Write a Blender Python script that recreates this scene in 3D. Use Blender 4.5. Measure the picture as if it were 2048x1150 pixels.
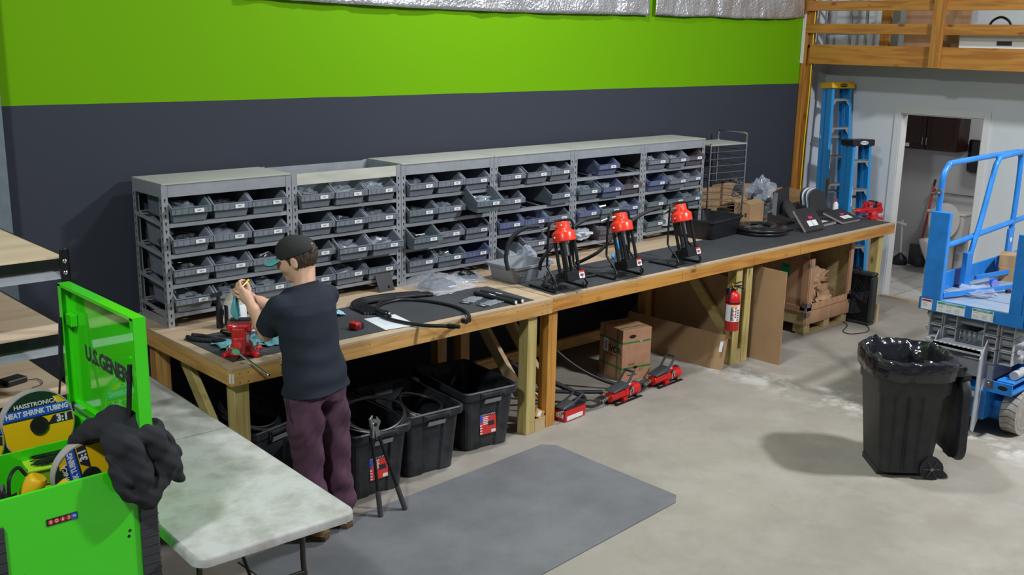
import bpy, math, random
import numpy as np
from mathutils import Matrix, Vector, noise, Euler
for o in list(bpy.data.objects): bpy.data.objects.remove(o)
S = bpy.context.scene
COL = S.collection
rnd = random.Random(7)
PI = math.pi
# ------------------------------------------------------------ camera
cam = bpy.data.objects.new('camera', bpy.data.cameras.new('camera')); COL.objects.link(cam)
ya, pi_, ro, FPX = 0.75765, 0.23706, 0.01991, 2081.96
fw = Vector((math.sin(ya)*math.cos(pi_), math.cos(ya)*math.cos(pi_), -math.sin(pi_)))
rt = Vector((math.cos(ya), -math.sin(ya), 0)); up = rt.cross(fw)
r2 = rt*math.cos(ro)+up*math.sin(ro); u2 = -rt*math.sin(ro)+up*math.cos(ro)
cam.matrix_world = Matrix(((r2.x, u2.x, -fw.x, -2.5412), (r2.y, u2.y, -fw.y, -6.2374), (r2.z, u2.z, -fw.z, 2.7156), (0, 0, 0, 1)))
cam.data.sensor_width = 36; cam.data.lens = 36*FPX/2048; cam.data.clip_start = .05
S.camera = cam
# ------------------------------------------------------------ light
S.view_settings.view_transform = 'Standard'; S.view_settings.look = 'None'
S.view_settings.gamma = 1; S.view_settings.use_curve_mapping = False
S.view_settings.exposure = -0.12
w = bpy.data.worlds.new('world'); S.world = w; w.use_nodes = True
w.node_tree.nodes['Background'].inputs[0].default_value = (.80, .90, 1, 1)
w.node_tree.nodes['Background'].inputs[1].default_value = .13
def lamp(name, loc, target, energy, sx, sy, col=(.93, .97, 1.0)):
    d = bpy.data.lights.new(name, 'AREA'); d.shape = 'RECTANGLE'; d.size = sx; d.size_y = sy; d.energy = energy; d.color = col
    o = bpy.data.objects.new(name, d); COL.objects.link(o); o.location = loc
    o.rotation_euler = (Vector(target)-Vector(loc)).to_track_quat('-Z', 'Y').to_euler()
    return o
lamp('high_bay_and_fill', (4.9, -5.9, 5.0), (3.6, -3.0, 0), 400, .45, .3)
lamp('high_bay_and_fill', (2.7, -1.9, 5.0), (2.7, -2.2, 0), 140, .45, .3)
lamp('high_bay_and_fill', (-3.4, -4.3, 5.0), (-.6, -1.8, .5), 190, .45, .3)  # fill added to light the cart, its lid and the left side
lamp('toilet_room_fill', (9.1, -1.7, 2.45), (9.1, -1.2, 0), 17, .5, .3, (1, .97, .93))  # unseen fill lamp, added to brighten the toilet room
# ------------------------------------------------------------ materials
MATS = {}
def nodes(m):
    nt = m.node_tree; return nt, nt.nodes['Principled BSDF']
def mat(name, col, rough=.5, metal=0, var=.0, scale=6., col2=None, bump=0, bscale=60., alpha=1, emit=0, coat=0, stretch=(1, 1, 1), spec=.5, trans=0, ior=1.45, coord='Object', detail=4, ramp=(.35, .65), roughvar=0):
    m = bpy.data.materials.new(name); m.use_nodes = True
    nt, p = nodes(m); N = nt.nodes; L = nt.links
    c = (*col, 1)
    p.inputs['Base Color'].default_value = c; p.inputs['Roughness'].default_value = rough; p.inputs['Metallic'].default_value = metal
    p.inputs['Alpha'].default_value = alpha; p.inputs['Coat Weight'].default_value = coat; p.inputs['Specular IOR Level'].default_value = spec
    p.inputs['Transmission Weight'].default_value = trans; p.inputs['IOR'].default_value = ior
    if emit: p.inputs['Emission Color'].default_value = c; p.inputs['Emission Strength'].default_value = emit
    tc = N.new('ShaderNodeTexCoord'); mp = N.new('ShaderNodeMapping'); mp.inputs['Scale'].default_value = stretch
    L.new(tc.outputs[coord], mp.inputs[0])
    if var or col2:
        n = N.new('ShaderNodeTexNoise'); n.inputs['Scale'].default_value = scale; n.inputs['Detail'].default_value = detail; n.inputs['Roughness'].default_value = .6
        L.new(mp.outputs[0], n.inputs['Vector'])
        r = N.new('ShaderNodeValToRGB'); L.new(n.outputs[0], r.inputs[0])
        r.color_ramp.elements[0].position, r.color_ramp.elements[1].position = ramp
        a = col2 or tuple(x*(1-var) for x in col)
        r.color_ramp.elements[0].color = (*a, 1); r.color_ramp.elements[1].color = c if col2 else (*[min(1, x*(1+var)) for x in col], 1)
        L.new(r.outputs[0], p.inputs['Base Color'])
    if roughvar:
        n = N.new('ShaderNodeTexNoise'); n.inputs['Scale'].default_value = 5; n.inputs['Detail'].default_value = 5
        L.new(mp.outputs[0], n.inputs['Vector']); mr = N.new('ShaderNodeMapRange'); mr.inputs[3].default_value = rough-roughvar; mr.inputs[4].default_value = rough+roughvar
        L.new(n.outputs[0], mr.inputs[0]); L.new(mr.outputs[0], p.inputs['Roughness'])
    if bump:
        n2 = N.new('ShaderNodeTexNoise'); n2.inputs['Scale'].default_value = bscale; n2.inputs['Detail'].default_value = 3; L.new(mp.outputs[0], n2.inputs['Vector'])
        b = N.new('ShaderNodeBump'); b.inputs['Strength'].default_value = bump; b.inputs['Distance'].default_value = .01
        L.new(n2.outputs[0], b.inputs['Height']); L.new(b.outputs[0], p.inputs['Normal'])
    MATS[name] = m; return m
def wood(name, light, dark, axis, rough=.55, knots=True, sc=1.):
    m = bpy.data.materials.new(name); m.use_nodes = True
    nt, p = nodes(m); N = nt.nodes; L = nt.links
    p.inputs['Roughness'].default_value = rough
    tc = N.new('ShaderNodeTexCoord'); mp = N.new('ShaderNodeMapping')
    s = [22*sc, 22*sc, 22*sc]; s['xyz'.index(axis)] = 1.6*sc; mp.inputs['Scale'].default_value = s
    oi = N.new('ShaderNodeObjectInfo'); ad = N.new('ShaderNodeVectorMath'); ad.operation = 'ADD'
    ml = N.new('ShaderNodeMath'); ml.operation = 'MULTIPLY'; ml.inputs[1].default_value = 37.
    L.new(oi.outputs['Random'], ml.inputs[0]); L.new(tc.outputs['Object'], ad.inputs[0]); L.new(ml.outputs[0], ad.inputs[1]); L.new(ad.outputs[0], mp.inputs[0])
    n = N.new('ShaderNodeTexNoise'); n.inputs['Scale'].default_value = 1.; n.inputs['Detail'].default_value = 5; n.inputs['Distortion'].default_value = .9
    L.new(mp.outputs[0], n.inputs['Vector'])
    r = N.new('ShaderNodeValToRGB'); L.new(n.outputs[0], r.inputs[0])
    e = r.color_ramp.elements; e[0].position = .36; e[1].position = .56; e[0].color = (*dark, 1); e[1].color = (*light, 1)
    out = r.outputs[0]
    if knots:
        mp2 = N.new('ShaderNodeMapping'); s2 = [7, 7, 7]; s2['xyz'.index(axis)] = 3.2; mp2.inputs['Scale'].default_value = s2; L.new(ad.outputs[0], mp2.inputs[0])
        v = N.new('ShaderNodeTexVoronoi'); v.inputs['Scale'].default_value = 1.; L.new(mp2.outputs[0], v.inputs['Vector'])
        r3 = N.new('ShaderNodeValToRGB'); L.new(v.outputs['Distance'], r3.inputs[0]); e = r3.color_ramp.elements
        e[0].position = .05; e[1].position = .17; e[0].color = (*[x*.42 for x in dark], 1); e[1].color = (1, 1, 1, 1)
        mx = N.new('ShaderNodeMix'); mx.data_type = 'RGBA'; mx.blend_type = 'MULTIPLY'; mx.inputs[0].default_value = .75
        L.new(out, mx.inputs[6]); L.new(r3.outputs[0], mx.inputs[7]); out = mx.outputs[2]
    L.new(out, p.inputs['Base Color'])
    b = N.new('ShaderNodeBump'); b.inputs['Strength'].default_value = .15; b.inputs['Distance'].default_value = .003
    L.new(n.outputs[0], b.inputs['Height']); L.new(b.outputs[0], p.inputs['Normal'])
    MATS[name] = m; return m
def M_(n): return MATS[n]
# ------------------------------------------------------------ mesh builder
class B:
    def __init__(s, m=None):
        s.v = []; s.f = []; s.mi = []; s.sm = []; s.mats = []; s.M = Matrix.Identity(4); s.cur = 0
        if m: s.mat(m)
    def mat(s, m):
        if m not in s.mats: s.mats.append(m)
        s.cur = s.mats.index(m); return s
    def at(s, loc=(0, 0, 0), rot=(0, 0, 0), sc=None):
        s.M = Matrix.Translation(loc) @ Euler(rot).to_matrix().to_4x4()
        if sc: s.M = s.M @ Matrix.Diagonal((*sc, 1))
        return s
    def add(s, vs, fs, smooth=False):
        n = len(s.v); s.v += [tuple(s.M @ Vector(v)) for v in vs]
        for f in fs: s.f.append([i+n for i in f]); s.mi.append(s.cur); s.sm.append(smooth)
        return s
    def box(s, a, b):
        x0, y0, z0 = [min(p, q) for p, q in zip(a, b)]; x1, y1, z1 = [max(p, q) for p, q in zip(a, b)]
        return s.add([(x0,y0,z0),(x1,y0,z0),(x1,y1,z0),(x0,y1,z0),(x0,y0,z1),(x1,y0,z1),(x1,y1,z1),(x0,y1,z1)],
                     [(0,3,2,1),(4,5,6,7),(0,1,5,4),(1,2,6,5),(2,3,7,6),(3,0,4,7)])
    def hexa(s, v8):  # bottom four then top four
        return s.add(v8, [(0,3,2,1),(4,5,6,7),(0,1,5,4),(1,2,6,5),(2,3,7,6),(3,0,4,7)])
    def bar(s, p, q, w, h, upv=(0, 0, 1)):
        p = Vector(p); q = Vector(q); d = (q-p); L = d.length; d.normalize(); u = Vector(upv)
        if abs(d.dot(u)) > .98: u = Vector((0, 1, 0)) if abs(d.z) > .5 else Vector((0, 0, 1))
        sx = d.cross(u).normalized(); uz = sx.cross(d).normalized()
        v = []
        for c in (p, q):
            for a, b in ((-1,-1),(1,-1),(1,1),(-1,1)): v.append(tuple(c+sx*a*w/2+uz*b*h/2))
        return s.add(v, [(0,1,2,3),(7,6,5,4),(0,4,5,1),(1,5,6,2),(2,6,7,3),(3,7,4,0)])
    def prism(s, poly, z0, z1):
        n = len(poly); v = [(x, y, z0) for x, y in poly]+[(x, y, z1) for x, y in poly]
        return s.add(v, [list(range(n))[::-1], list(range(n, 2*n))]+[(i, (i+1) % n, n+(i+1) % n, n+i) for i in range(n)])
    def rings(s, rs, cap=True, smooth=True, closed=False):
        n = len(rs[0]); v = [p for r in rs for p in r]; f = []
        m = len(rs)
        for k in range(m if closed else m-1):
            a = k*n; b = ((k+1) % m)*n
            f += [(a+i, a+(i+1) % n, b+(i+1) % n, b+i) for i in range(n)]
        s.add(v, f, smooth)
        if cap and not closed: s.add(list(rs[0]), [list(range(n))[::-1]]); s.add(list(rs[-1]), [list(range(n))])
        return s
    def tube(s, pts, r, n=8, closed=False, res=0):
        P = [Vector(p) for p in pts]
        if res: P = spline(P, res, closed)
        R = r if hasattr(r, '__len__') else [r]*len(P)
        if len(R) != len(P): R = [R[min(len(R)-1, int(i*len(R)/len(P)))] for i in range(len(P))]
        rs = []; prev = None
        for i, p in enumerate(P):
            if closed: t = (P[(i+1) % len(P)]-P[i-1])
            else: t = (P[min(i+1, len(P)-1)]-P[max(i-1, 0)])
            if t.length < 1e-9: t = Vector((0, 0, 1))
            t.normalize()
            if prev is None:
                u = Vector((0, 0, 1)) if abs(t.z) < .9 else Vector((1, 0, 0)); a = t.cross(u).normalized()
            else: a = (prev-t*prev.dot(t)).normalized()
            prev = a; b = t.cross(a)
            rs.append([tuple(p+(a*math.cos(2*PI*k/n)+b*math.sin(2*PI*k/n))*R[i]) for k in range(n)])
        return s.rings(rs, closed=closed)
    def cyl(s, p, q, r0, r1=None, n=16): return s.tube([p, q], [r0, r1 if r1 is not None else r0], n)
    def lathe(s, prof, n=24, sx=1, sy=1):
        return s.rings([[(r*math.cos(2*PI*k/n)*sx, r*math.sin(2*PI*k/n)*sy, z) for k in range(n)] for r, z in prof])
    def ell(s, c, r, n=12, m=8):
        return s.rings([[(c[0]+r[0]*math.sin(a)*math.cos(2*PI*k/n), c[1]+r[1]*math.sin(a)*math.sin(2*PI*k/n), c[2]+r[2]*math.cos(a)) for k in range(n)] for a in [PI*(.02+.96*j/m) for j in range(m+1)]][::-1])
    def grid(s, fn, nu, nv, smooth=True):
        v = [fn(i/nu, j/nv) for j in range(nv+1) for i in range(nu+1)]
        return s.add(v, [(j*(nu+1)+i, j*(nu+1)+i+1, (j+1)*(nu+1)+i+1, (j+1)*(nu+1)+i) for j in range(nv) for i in range(nu)], smooth)
    def build(s, name, parent=None, loc=None, rot=None, bevel=0, seg=2, solid=0):
        me = bpy.data.meshes.new(name); me.from_pydata(s.v, [], s.f)
        for m in s.mats: me.materials.append(MATS[m])
        me.polygons.foreach_set('material_index', s.mi); me.polygons.foreach_set('use_smooth', s.sm); me.update()
        if any(s.sm): me.set_sharp_from_angle(angle=.75)
        return link(name, me, parent, loc, rot, bevel, seg, solid)
def link(name, me, parent=None, loc=None, rot=None, bevel=0, seg=2, solid=0):
    o = bpy.data.objects.new(name, me); COL.objects.link(o)
    if parent: o.parent = parent
    if loc: o.location = loc
    if rot: o.rotation_euler = rot
    if solid: md = o.modifiers.new('solid', 'SOLIDIFY'); md.thickness = solid; md.offset = -1
    if bevel: md = o.modifiers.new('bevel', 'BEVEL'); md.width = bevel; md.segments = seg; md.limit_method = 'ANGLE'; md.angle_limit = .6; md.use_clamp_overlap = True
    return o
def spline(P, res, closed=False):
    out = []; n = len(P)
    rng = range(n if closed else n-1)
    for i in rng:
        p0 = P[i-1] if (i > 0 or closed) else P[0]*2-P[1]; p1 = P[i]; p2 = P[(i+1) % n]; p3 = P[(i+2) % n] if (i+2 < n or closed) else P[-1]*2-P[-2]
        for k in range(res):
            t = k/res; out.append(.5*((2*p1)+(p2-p0)*t+(2*p0-5*p1+4*p2-p3)*t*t+(3*p1-p0-3*p2+p3)*t**3))
    if not closed: out.append(P[-1])
    return out
def tag(o, label=None, cat=None, group=None, kind=None):
    if label: o['label'] = label
    if cat: o['category'] = cat
    if group: o['group'] = group
    if kind: o['kind'] = kind
    return o
def thing(name, label, cat, loc=(0, 0, 0), rz=0, group=None, rot=None):
    o = bpy.data.objects.new(name, None); COL.objects.link(o); o.location = loc; o.rotation_euler = rot or (0, 0, rz); o.empty_display_size = .05
    return tag(o, label, cat, group)
def struct(o): o['kind'] = 'structure'; return o
def copy_tree(o, parent=None):
    c = o.copy(); COL.objects.link(c)
    if parent: c.parent = parent
    for ch in [x for x in KIDS.get(o.name, [])] if False else list(o.children): copy_tree(ch, c)
    return c
KIDS = {}
def text(s, size, m, loc, rot=None, parent=None, name='lettering', ext=.0006, align='CENTER', M=None, sx=1, bold=0):
    c = bpy.data.curves.new('t', 'FONT'); c.body = s; c.size = size; c.extrude = ext; c.align_x = align; c.align_y = 'CENTER'; c.resolution_u = 2; c.offset = bold
    t = bpy.data.objects.new('t', c); COL.objects.link(t); bpy.context.view_layer.update()
    me = bpy.data.meshes.new_from_object(t.evaluated_get(bpy.context.evaluated_depsgraph_get())); bpy.data.objects.remove(t); bpy.data.curves.remove(c)
    me.materials.clear(); me.materials.append(MATS[m])
    T = M if M is not None else Matrix.Translation(loc) @ Euler(rot or (0, 0, 0)).to_matrix().to_4x4()
    me.transform(T @ Matrix.Diagonal((sx, 1, 1, 1)))
    return link(name, me, parent)
def frame(o, x, y):
    x = Vector(x).normalized(); y = Vector(y); z = x.cross(y).normalized(); y = z.cross(x)
    return Matrix(((x.x, y.x, z.x, o[0]), (x.y, y.y, z.y, o[1]), (x.z, y.z, z.z, o[2]), (0, 0, 0, 1)))
def copies(o, locs, parent=None):
    pass
# ------------------------------------------------------------ implicit surfaces
class SDF:
    def __init__(s, lo, hi, h):
        s.lo = np.array(lo, float); s.h = h; s.n = np.ceil((np.array(hi)-s.lo)/h).astype(int)+1
        s.F = np.full(s.n, 1., np.float32)
    def sub(s, lo, hi):
        a = np.maximum(np.floor((np.array(lo)-s.lo)/s.h).astype(int), 0); b = np.minimum(np.ceil((np.array(hi)-s.lo)/s.h).astype(int)+1, s.n)
        if (b <= a).any(): return None
        ax = [s.lo[i]+s.h*np.arange(a[i], b[i]) for i in range(3)]
        return (slice(a[0], b[0]), slice(a[1], b[1]), slice(a[2], b[2])), np.meshgrid(*ax, indexing='ij', sparse=True)
    def put(s, lo, hi, fn, k=.01, op='add'):
        m = max(k*1.5, .01)+s.h*2
        q = s.sub(np.array(lo)-m, np.array(hi)+m)
        if q is None: return
        sl, (X, Y, Z) = q; d = fn(X, Y, Z).astype(np.float32); A = s.F[sl]
        if op == 'add':
            hh = np.clip(.5+.5*(A-d)/k, 0, 1); s.F[sl] = A*(1-hh)+d*hh-k*hh*(1-hh)
        else:
            d = -d; hh = np.clip(.5-.5*(A-d)/k, 0, 1); s.F[sl] = A*(1-hh)+d*hh+k*hh*(1-hh)
    def cone(s, a, b, ra, rb, k=.01, op='add', flat=None):
        a = np.array(a, float); b = np.array(b, float); ab = b-a; L2 = max((ab**2).sum(), 1e-9); R = max(ra, rb)
        def fn(X, Y, Z):
            px, py, pz = X-a[0], Y-a[1], Z-a[2]; t = np.clip((px*ab[0]+py*ab[1]+pz*ab[2])/L2, 0, 1)
            return np.sqrt((px-ab[0]*t)**2+(py-ab[1]*t)**2+(pz-ab[2]*t)**2)-(ra+(rb-ra)*t)
        s.put(np.minimum(a, b)-R, np.maximum(a, b)+R, fn, k, op)
    def chain(s, pts, rs, k=.01, op='add'):
        for i in range(len(pts)-1): s.cone(pts[i], pts[i+1], rs[i], rs[i+1], k, op)
    def ell(s, c, r, k=.01, op='add', R=None):
        c = np.array(c, float); r = np.array(r, float); R = np.eye(3) if R is None else np.array(R)
        def fn(X, Y, Z):
            px, py, pz = X-c[0], Y-c[1], Z-c[2]
            q = [(R[0, i]*px+R[1, i]*py+R[2, i]*pz)/r[i] for i in range(3)]
            n = np.sqrt(q[0]**2+q[1]**2+q[2]**2)+1e-6; g = np.sqrt(sum((q[i]/r[i])**2 for i in range(3)))+1e-6
            return n*(n-1)/g
        m = max(r); s.put(c-m, c+m, fn, k, op)
    def cut(s, p, nrm):   # remove the side the normal points to
        p = np.array(p, float); nrm = np.array(nrm, float)/np.linalg.norm(nrm)
        ax = [s.lo[i]+s.h*np.arange(s.n[i]) for i in range(3)]; X, Y, Z = np.meshgrid(*ax, indexing='ij', sparse=True)
        s.F = np.maximum(s.F, ((X-p[0])*nrm[0]+(Y-p[1])*nrm[1]+(Z-p[2])*nrm[2]).astype(np.float32))
    def ripple(s, fn):
        ax = [s.lo[i]+s.h*np.arange(s.n[i]) for i in range(3)]; X, Y, Z = np.meshgrid(*ax, indexing='ij', sparse=True)
        s.F = s.F+fn(X, Y, Z).astype(np.float32)
    def mesh(s, name, m, parent=None, smooth_it=1):
        F = s.F.copy(); F[0] = F[-1] = 1; F[:, 0] = F[:, -1] = 1; F[:, :, 0] = F[:, :, -1] = 1
        I = F < 0; n = F.shape
        cs = [(i, j, k) for i in (0, 1) for j in (0, 1) for k in (0, 1)]
        cnt = sum(I[i:n[0]-1+i, j:n[1]-1+j, k:n[2]-1+k].astype(np.int8) for i, j, k in cs)
        act = (cnt > 0) & (cnt < 8); idx = np.argwhere(act); vid = -np.ones(act.shape, np.int64); vid[act] = np.arange(len(idx))
        P = np.zeros((len(idx), 3)); C = np.zeros(len(idx))
        for a in cs:
            for ax in range(3):
                if a[ax]: continue
                b = list(a); b[ax] = 1
                fa = F[idx[:, 0]+a[0], idx[:, 1]+a[1], idx[:, 2]+a[2]]; fb = F[idx[:, 0]+b[0], idx[:, 1]+b[1], idx[:, 2]+b[2]]
                mk = (fa < 0) != (fb < 0); t = np.where(mk, fa/(fa-fb+1e-12), 0); q = np.array(a, float)[None].repeat(len(idx), 0); q[:, ax] += t
                P[mk] += q[mk]; C[mk] += 1
        P = s.lo+(idx+P/C[:, None])*s.h
        fs = []
        for ax in range(3):
            o1, o2 = [(1, 2), (2, 0), (0, 1)][ax]
            A = np.take(I, range(n[ax]-1), ax); Bb = np.take(I, range(1, n[ax]), ax); ch = np.argwhere(A != Bb); ch = ch[(ch[:, o1] > 0) & (ch[:, o2] > 0) & (ch[:, o1] < n[o1]-1) & (ch[:, o2] < n[o2]-1)]
            inside = A[ch[:, 0], ch[:, 1], ch[:, 2]]
            def g(d1, d2):
                c = ch.copy(); c[:, o1] -= d1; c[:, o2] -= d2; return vid[c[:, 0], c[:, 1], c[:, 2]]
            q = np.stack([g(1, 1), g(0, 1), g(0, 0), g(1, 0)], 1); q[~inside] = q[~inside][:, ::-1]; fs.append(q)
        fs = np.concatenate(fs); fs = fs[(fs >= 0).all(1)]
        me = bpy.data.meshes.new(name); me.from_pydata(P.tolist(), [], fs.tolist()); me.materials.append(MATS[m]); me.polygons.foreach_set('use_smooth', [True]*len(fs)); me.update()
        o = link(name, me, parent)
        if smooth_it: md = o.modifiers.new('s', 'SMOOTH'); md.iterations = smooth_it; md.factor = .5
        return o
def blob(b, c, r, seed, amp=.25, n=14, m=9, freq=3., flat=None):
    """crumpled lump (plastic bag, paper, cloth)"""
    rs = []
    for j in range(m+1):
        a = PI*(.02+.96*j/m); row = []
        for k in range(n):
            d = Vector((math.sin(a)*math.cos(2*PI*k/n), math.sin(a)*math.sin(2*PI*k/n), math.cos(a)))
            q = 1+amp*noise.noise(d*freq+Vector((seed*3.1, seed*1.7, seed)))*2+amp*.5*noise.noise(d*freq*2.3+Vector((seed, 9, seed*2)))*2
            z = c[2]+r[2]*d.z*q
            if flat is not None: z = max(z, flat+.001)
            row.append((c[0]+r[0]*d.x*q, c[1]+r[1]*d.y*q, z))
        rs.append(row)
    b.rings(rs[::-1], smooth=False); return b
# ------------------------------------------------------------ the colours of things
mat('concrete', (.300, .270, .230), .62, var=.2, scale=.9, col2=(.215, .19, .16), bump=.1, bscale=30, detail=8, ramp=(.3, .62), roughvar=.12)
mat('black_plastic', (.014, .015, .018), .42, var=.3, scale=25, bump=.05)
mat('tote_plastic', (.022, .024, .028), .45, var=.5, scale=9, roughvar=.1)
mat('trash_plastic', (.022, .023, .027), .5, var=.25, scale=12, bump=.06, bscale=300)
mat('bin_grey', (.165, .182, .215), .42, var=.08, scale=20)
mat('bin_slate', (.125, .155, .178), .42, var=.08, scale=20)
mat('bin_blue', (.105, .125, .22), .4, var=.08, scale=20)
mat('bin_brown', (.110, .090, .105), .42, var=.08, scale=20)
mat('rack_metal', (.29, .305, .33), .42, .25, var=.08, scale=8)
mat('rack_rail', (.20, .20, .20), .5, .4)
mat('rack_top', (.33, .33, .30), .6, var=.06, scale=3)
mat('ply_band', (.42, .42, .36), .6, var=.12, scale=14, stretch=(.2, 1, 1))
mat('dark', (.006, .006, .007), .6)
mat('white_label', (.72, .72, .74), .5)
mat('ink', (.02, .02, .03), .6)
mat('rubber_mat', (.040, .041, .048), .75, var=.14, scale=3, bump=.15, bscale=240)
mat('white_paint', (.58, .60, .63), .6, var=.02, scale=2)
mat('trim_paint', (.62, .62, .62), .45)
mat('bath_paint', (.52, .52, .54), .6)
mat('tile', (.50, .49, .47), .35, var=.05, scale=6)
mat('ceil', (.35, .35, .36), .8)
mat('bag', (.55, .60, .70), .12, alpha=.33, spec=.8, var=.1, scale=30)
mat('bag_frost', (.62, .66, .72), .3, alpha=.75, spec=.7)
mat('bag_dark', (.06, .065, .075), .16, spec=.9, var=.6, scale=45)
mat('red', (.55, .008, .008), .35, coat=.3, var=.12, scale=30)
mat('bright_red', (.80, .035, .012), .3, coat=.4)
mat('cast_red', (.50, .006, .012), .3, coat=.5, bump=.35, bscale=160)
mat('steel', (.60, .61, .63), .22, 1)
mat('dull_steel', (.30, .30, .31), .4, .9, var=.2, scale=30)
mat('dark_metal', (.025, .025, .028), .32, .6)
mat('hose_black', (.012, .012, .014), .38)
mat('black_sleeve', (.016, .017, .021), .6, bump=.5, bscale=90)
mat('brass', (.55, .40, .12), .3, 1)
mat('lift_blue', (.018, .19, .58), .38, var=.12, scale=8, coat=.1)
mat('lift_grey', (.38, .39, .42), .45, var=.1, scale=10)
mat('deck_metal', (.34, .36, .40), .5, .3, var=.3, scale=9, col2=(.22, .33, .50))
mat('tyre', (.36, .33, .29), .75, var=.15, scale=20)
mat('ladder_blue', (.02, .26, .62), .45)
mat('ladder_alu', (.34, .35, .36), .45, .5)
mat('yellow', (.72, .42, .01), .45)
mat('cart_green', (.055, .72, .012), .07, coat=.6, spec=.6)
mat('tray_green', (.42, .75, .03), .4)
mat('bumper', (.045, .045, .052), .5)
mat('spool_yellow', (.86, .52, .005), .45)
mat('spool_edge', (.42, .40, .37), .6)
mat('label_blue', (.02, .09, .60), .45)
mat('label_dark', (.012, .035, .022), .45)
mat('cloth_dark', (.018, .019, .023), .9, bump=.2, bscale=500)
mat('shirt_navy', (.010, .015, .028), .85, bump=.25, bscale=420, var=.15, scale=7)
mat('pants_mauve', (.085, .035, .065), .88, bump=.25, bscale=380, var=.15, scale=9)
mat('skin', (.62, .36, .25), .5, var=.06, scale=12)
mat('hair', (.055, .032, .018), .65, var=.4, scale=60, bump=.6, bscale=150, stretch=(1, 1, .25))
mat('cap_black', (.018, .018, .020), .75, bump=.3, bscale=350)
mat('teal', (.11, .42, .46), .7)
mat('boot_tan', (.36, .19, .07), .6, var=.2, scale=20)
mat('sole', (.10, .055, .025), .7)
mat('rag_blue', (.26, .52, .62), .85, var=.1, scale=30)
mat('rag_teal', (.10, .28, .32), .85, var=.1, scale=30)
mat('paper', (.66, .68, .74), .6)
mat('cardboard', (.36, .225, .115), .75, var=.07, scale=6)
mat('cardboard_in', (.27, .155, .07), .8, var=.06, scale=6)
mat('carton', (.42, .215, .125), .7, var=.1, scale=12)
mat('kraft', (.44, .27, .15), .8, var=.2, scale=25)
mat('green_strap', (.02, .20, .035), .4)
mat('table_white', (.52, .52, .505), .5, col2=(.37, .36, .325), scale=9, detail=12, ramp=(.32, .58), bump=.06, bscale=200)
mat('table_steel', (.06, .055, .05), .4, .5)
mat('porcelain', (.68, .67, .64), .15, coat=.4)
mat('dark_wood', (.022, .009, .007), .4, var=.3, scale=3, stretch=(8, 8, .6))
mat('black_gloss', (.008, .008, .01), .12, coat=.5)
mat('trash_bag', (.012, .012, .016), .16, spec=.9, bump=.8, bscale=14)
mat('foil', (.66, .66, .70), .28, .85, bump=1., bscale=45, stretch=(1, 1, 1))
mat('jug', (.55, .52, .42), .15, alpha=.55, spec=.7)
mat('folder_black', (.022, .021, .023), .55)
mat('magenta', (.65, .02, .14), .4)
mat('sticky_green', (.02, .33, .14), .6)
mat('sticky_yellow', (.55, .55, .04), .6)
mat('sticky_pink', (.42, .05, .30), .6)
mat('label_green', (.02, .32, .12), .5)
mat('label_red', (.62, .04, .03), .5)
mat('green_cap', (.15, .38, .22), .5)
mat('orange', (.85, .22, .03), .5)
mat('cable_yellow', (.75, .55, .0), .5)
mat('grey_tub', (.235, .25, .275), .38, var=.06, scale=8)
mat('white_bucket', (.55, .57, .60), .4)
mat('light_blue', (.02, .35, .85), .4)
PINE = ((.56, .32, .10), (.42, .205, .052)); DECK = ((.52, .245, .045), (.38, .15, .022)); GREENW = ((.50, .40, .155), (.39, .28, .085)); PALE = ((.50, .36, .20), (.42, .28, .14))
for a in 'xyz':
    wood('stain_'+a, (.43, .185, .030), (.31, .115, .015), a)  # same fir, darkened: the mezzanine's dimmer light is put into the colour
    wood('pine_'+a, *PINE, a); wood('fir_'+a, *DECK, a); wood('treated_'+a, *GREENW, a)
wood('ply_x', (.47, .35, .235), (.40, .285, .18), 'x', .6, False, .35)
wood('ply_y', (.47, .35, .235), (.38, .265, .165), 'y', .6, False, .35)
wood('osb', (.58, .45, .33), (.50, .36, .24), 'x', .6, False, .3)
wood('pale_z', *PALE, 'z'); wood('pale_x', *PALE, 'x')
wood('crate_wood', (.44, .245, .14), (.37, .19, .10), 'z', .6, False, .5)
wood('crate_pine', (.50, .38, .18), (.42, .29, .12), 'x', .6, False, .5)
# back wall: two paints meeting at a line
def wall_mat():
    m = bpy.data.materials.new('two_tone_wall'); m.use_nodes = True; nt, p = nodes(m); N = nt.nodes; L = nt.links
    tc = N.new('ShaderNodeTexCoord'); sp = N.new('ShaderNodeSeparateXYZ'); L.new(tc.outputs['Object'], sp.inputs[0])
    n = N.new('ShaderNodeTexNoise'); n.inputs['Scale'].default_value = 1.2; L.new(tc.outputs['Object'], n.inputs['Vector'])
    ma = N.new('ShaderNodeMath'); ma.operation = 'MULTIPLY_ADD'; ma.inputs[1].default_value = .015; L.new(n.outputs[0], ma.inputs[0]); L.new(sp.outputs[2], ma.inputs[2])
    gt = N.new('ShaderNodeMath'); gt.operation = 'GREATER_THAN'; gt.inputs[1].default_value = 2.285; L.new(ma.outputs[0], gt.inputs[0])
    mx = N.new('ShaderNodeMix'); mx.data_type = 'RGBA'; L.new(gt.outputs[0], mx.inputs[0])
    mx.inputs[6].default_value = (.038, .042, .056, 1); mx.inputs[7].default_value = (.125, .32, .0, 1); L.new(mx.outputs[2], p.inputs['Base Color'])
    p.inputs['Roughness'].default_value = .75; p.inputs['Specular IOR Level'].default_value = .12; MATS['two_tone_wall'] = m
wall_mat()
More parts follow.
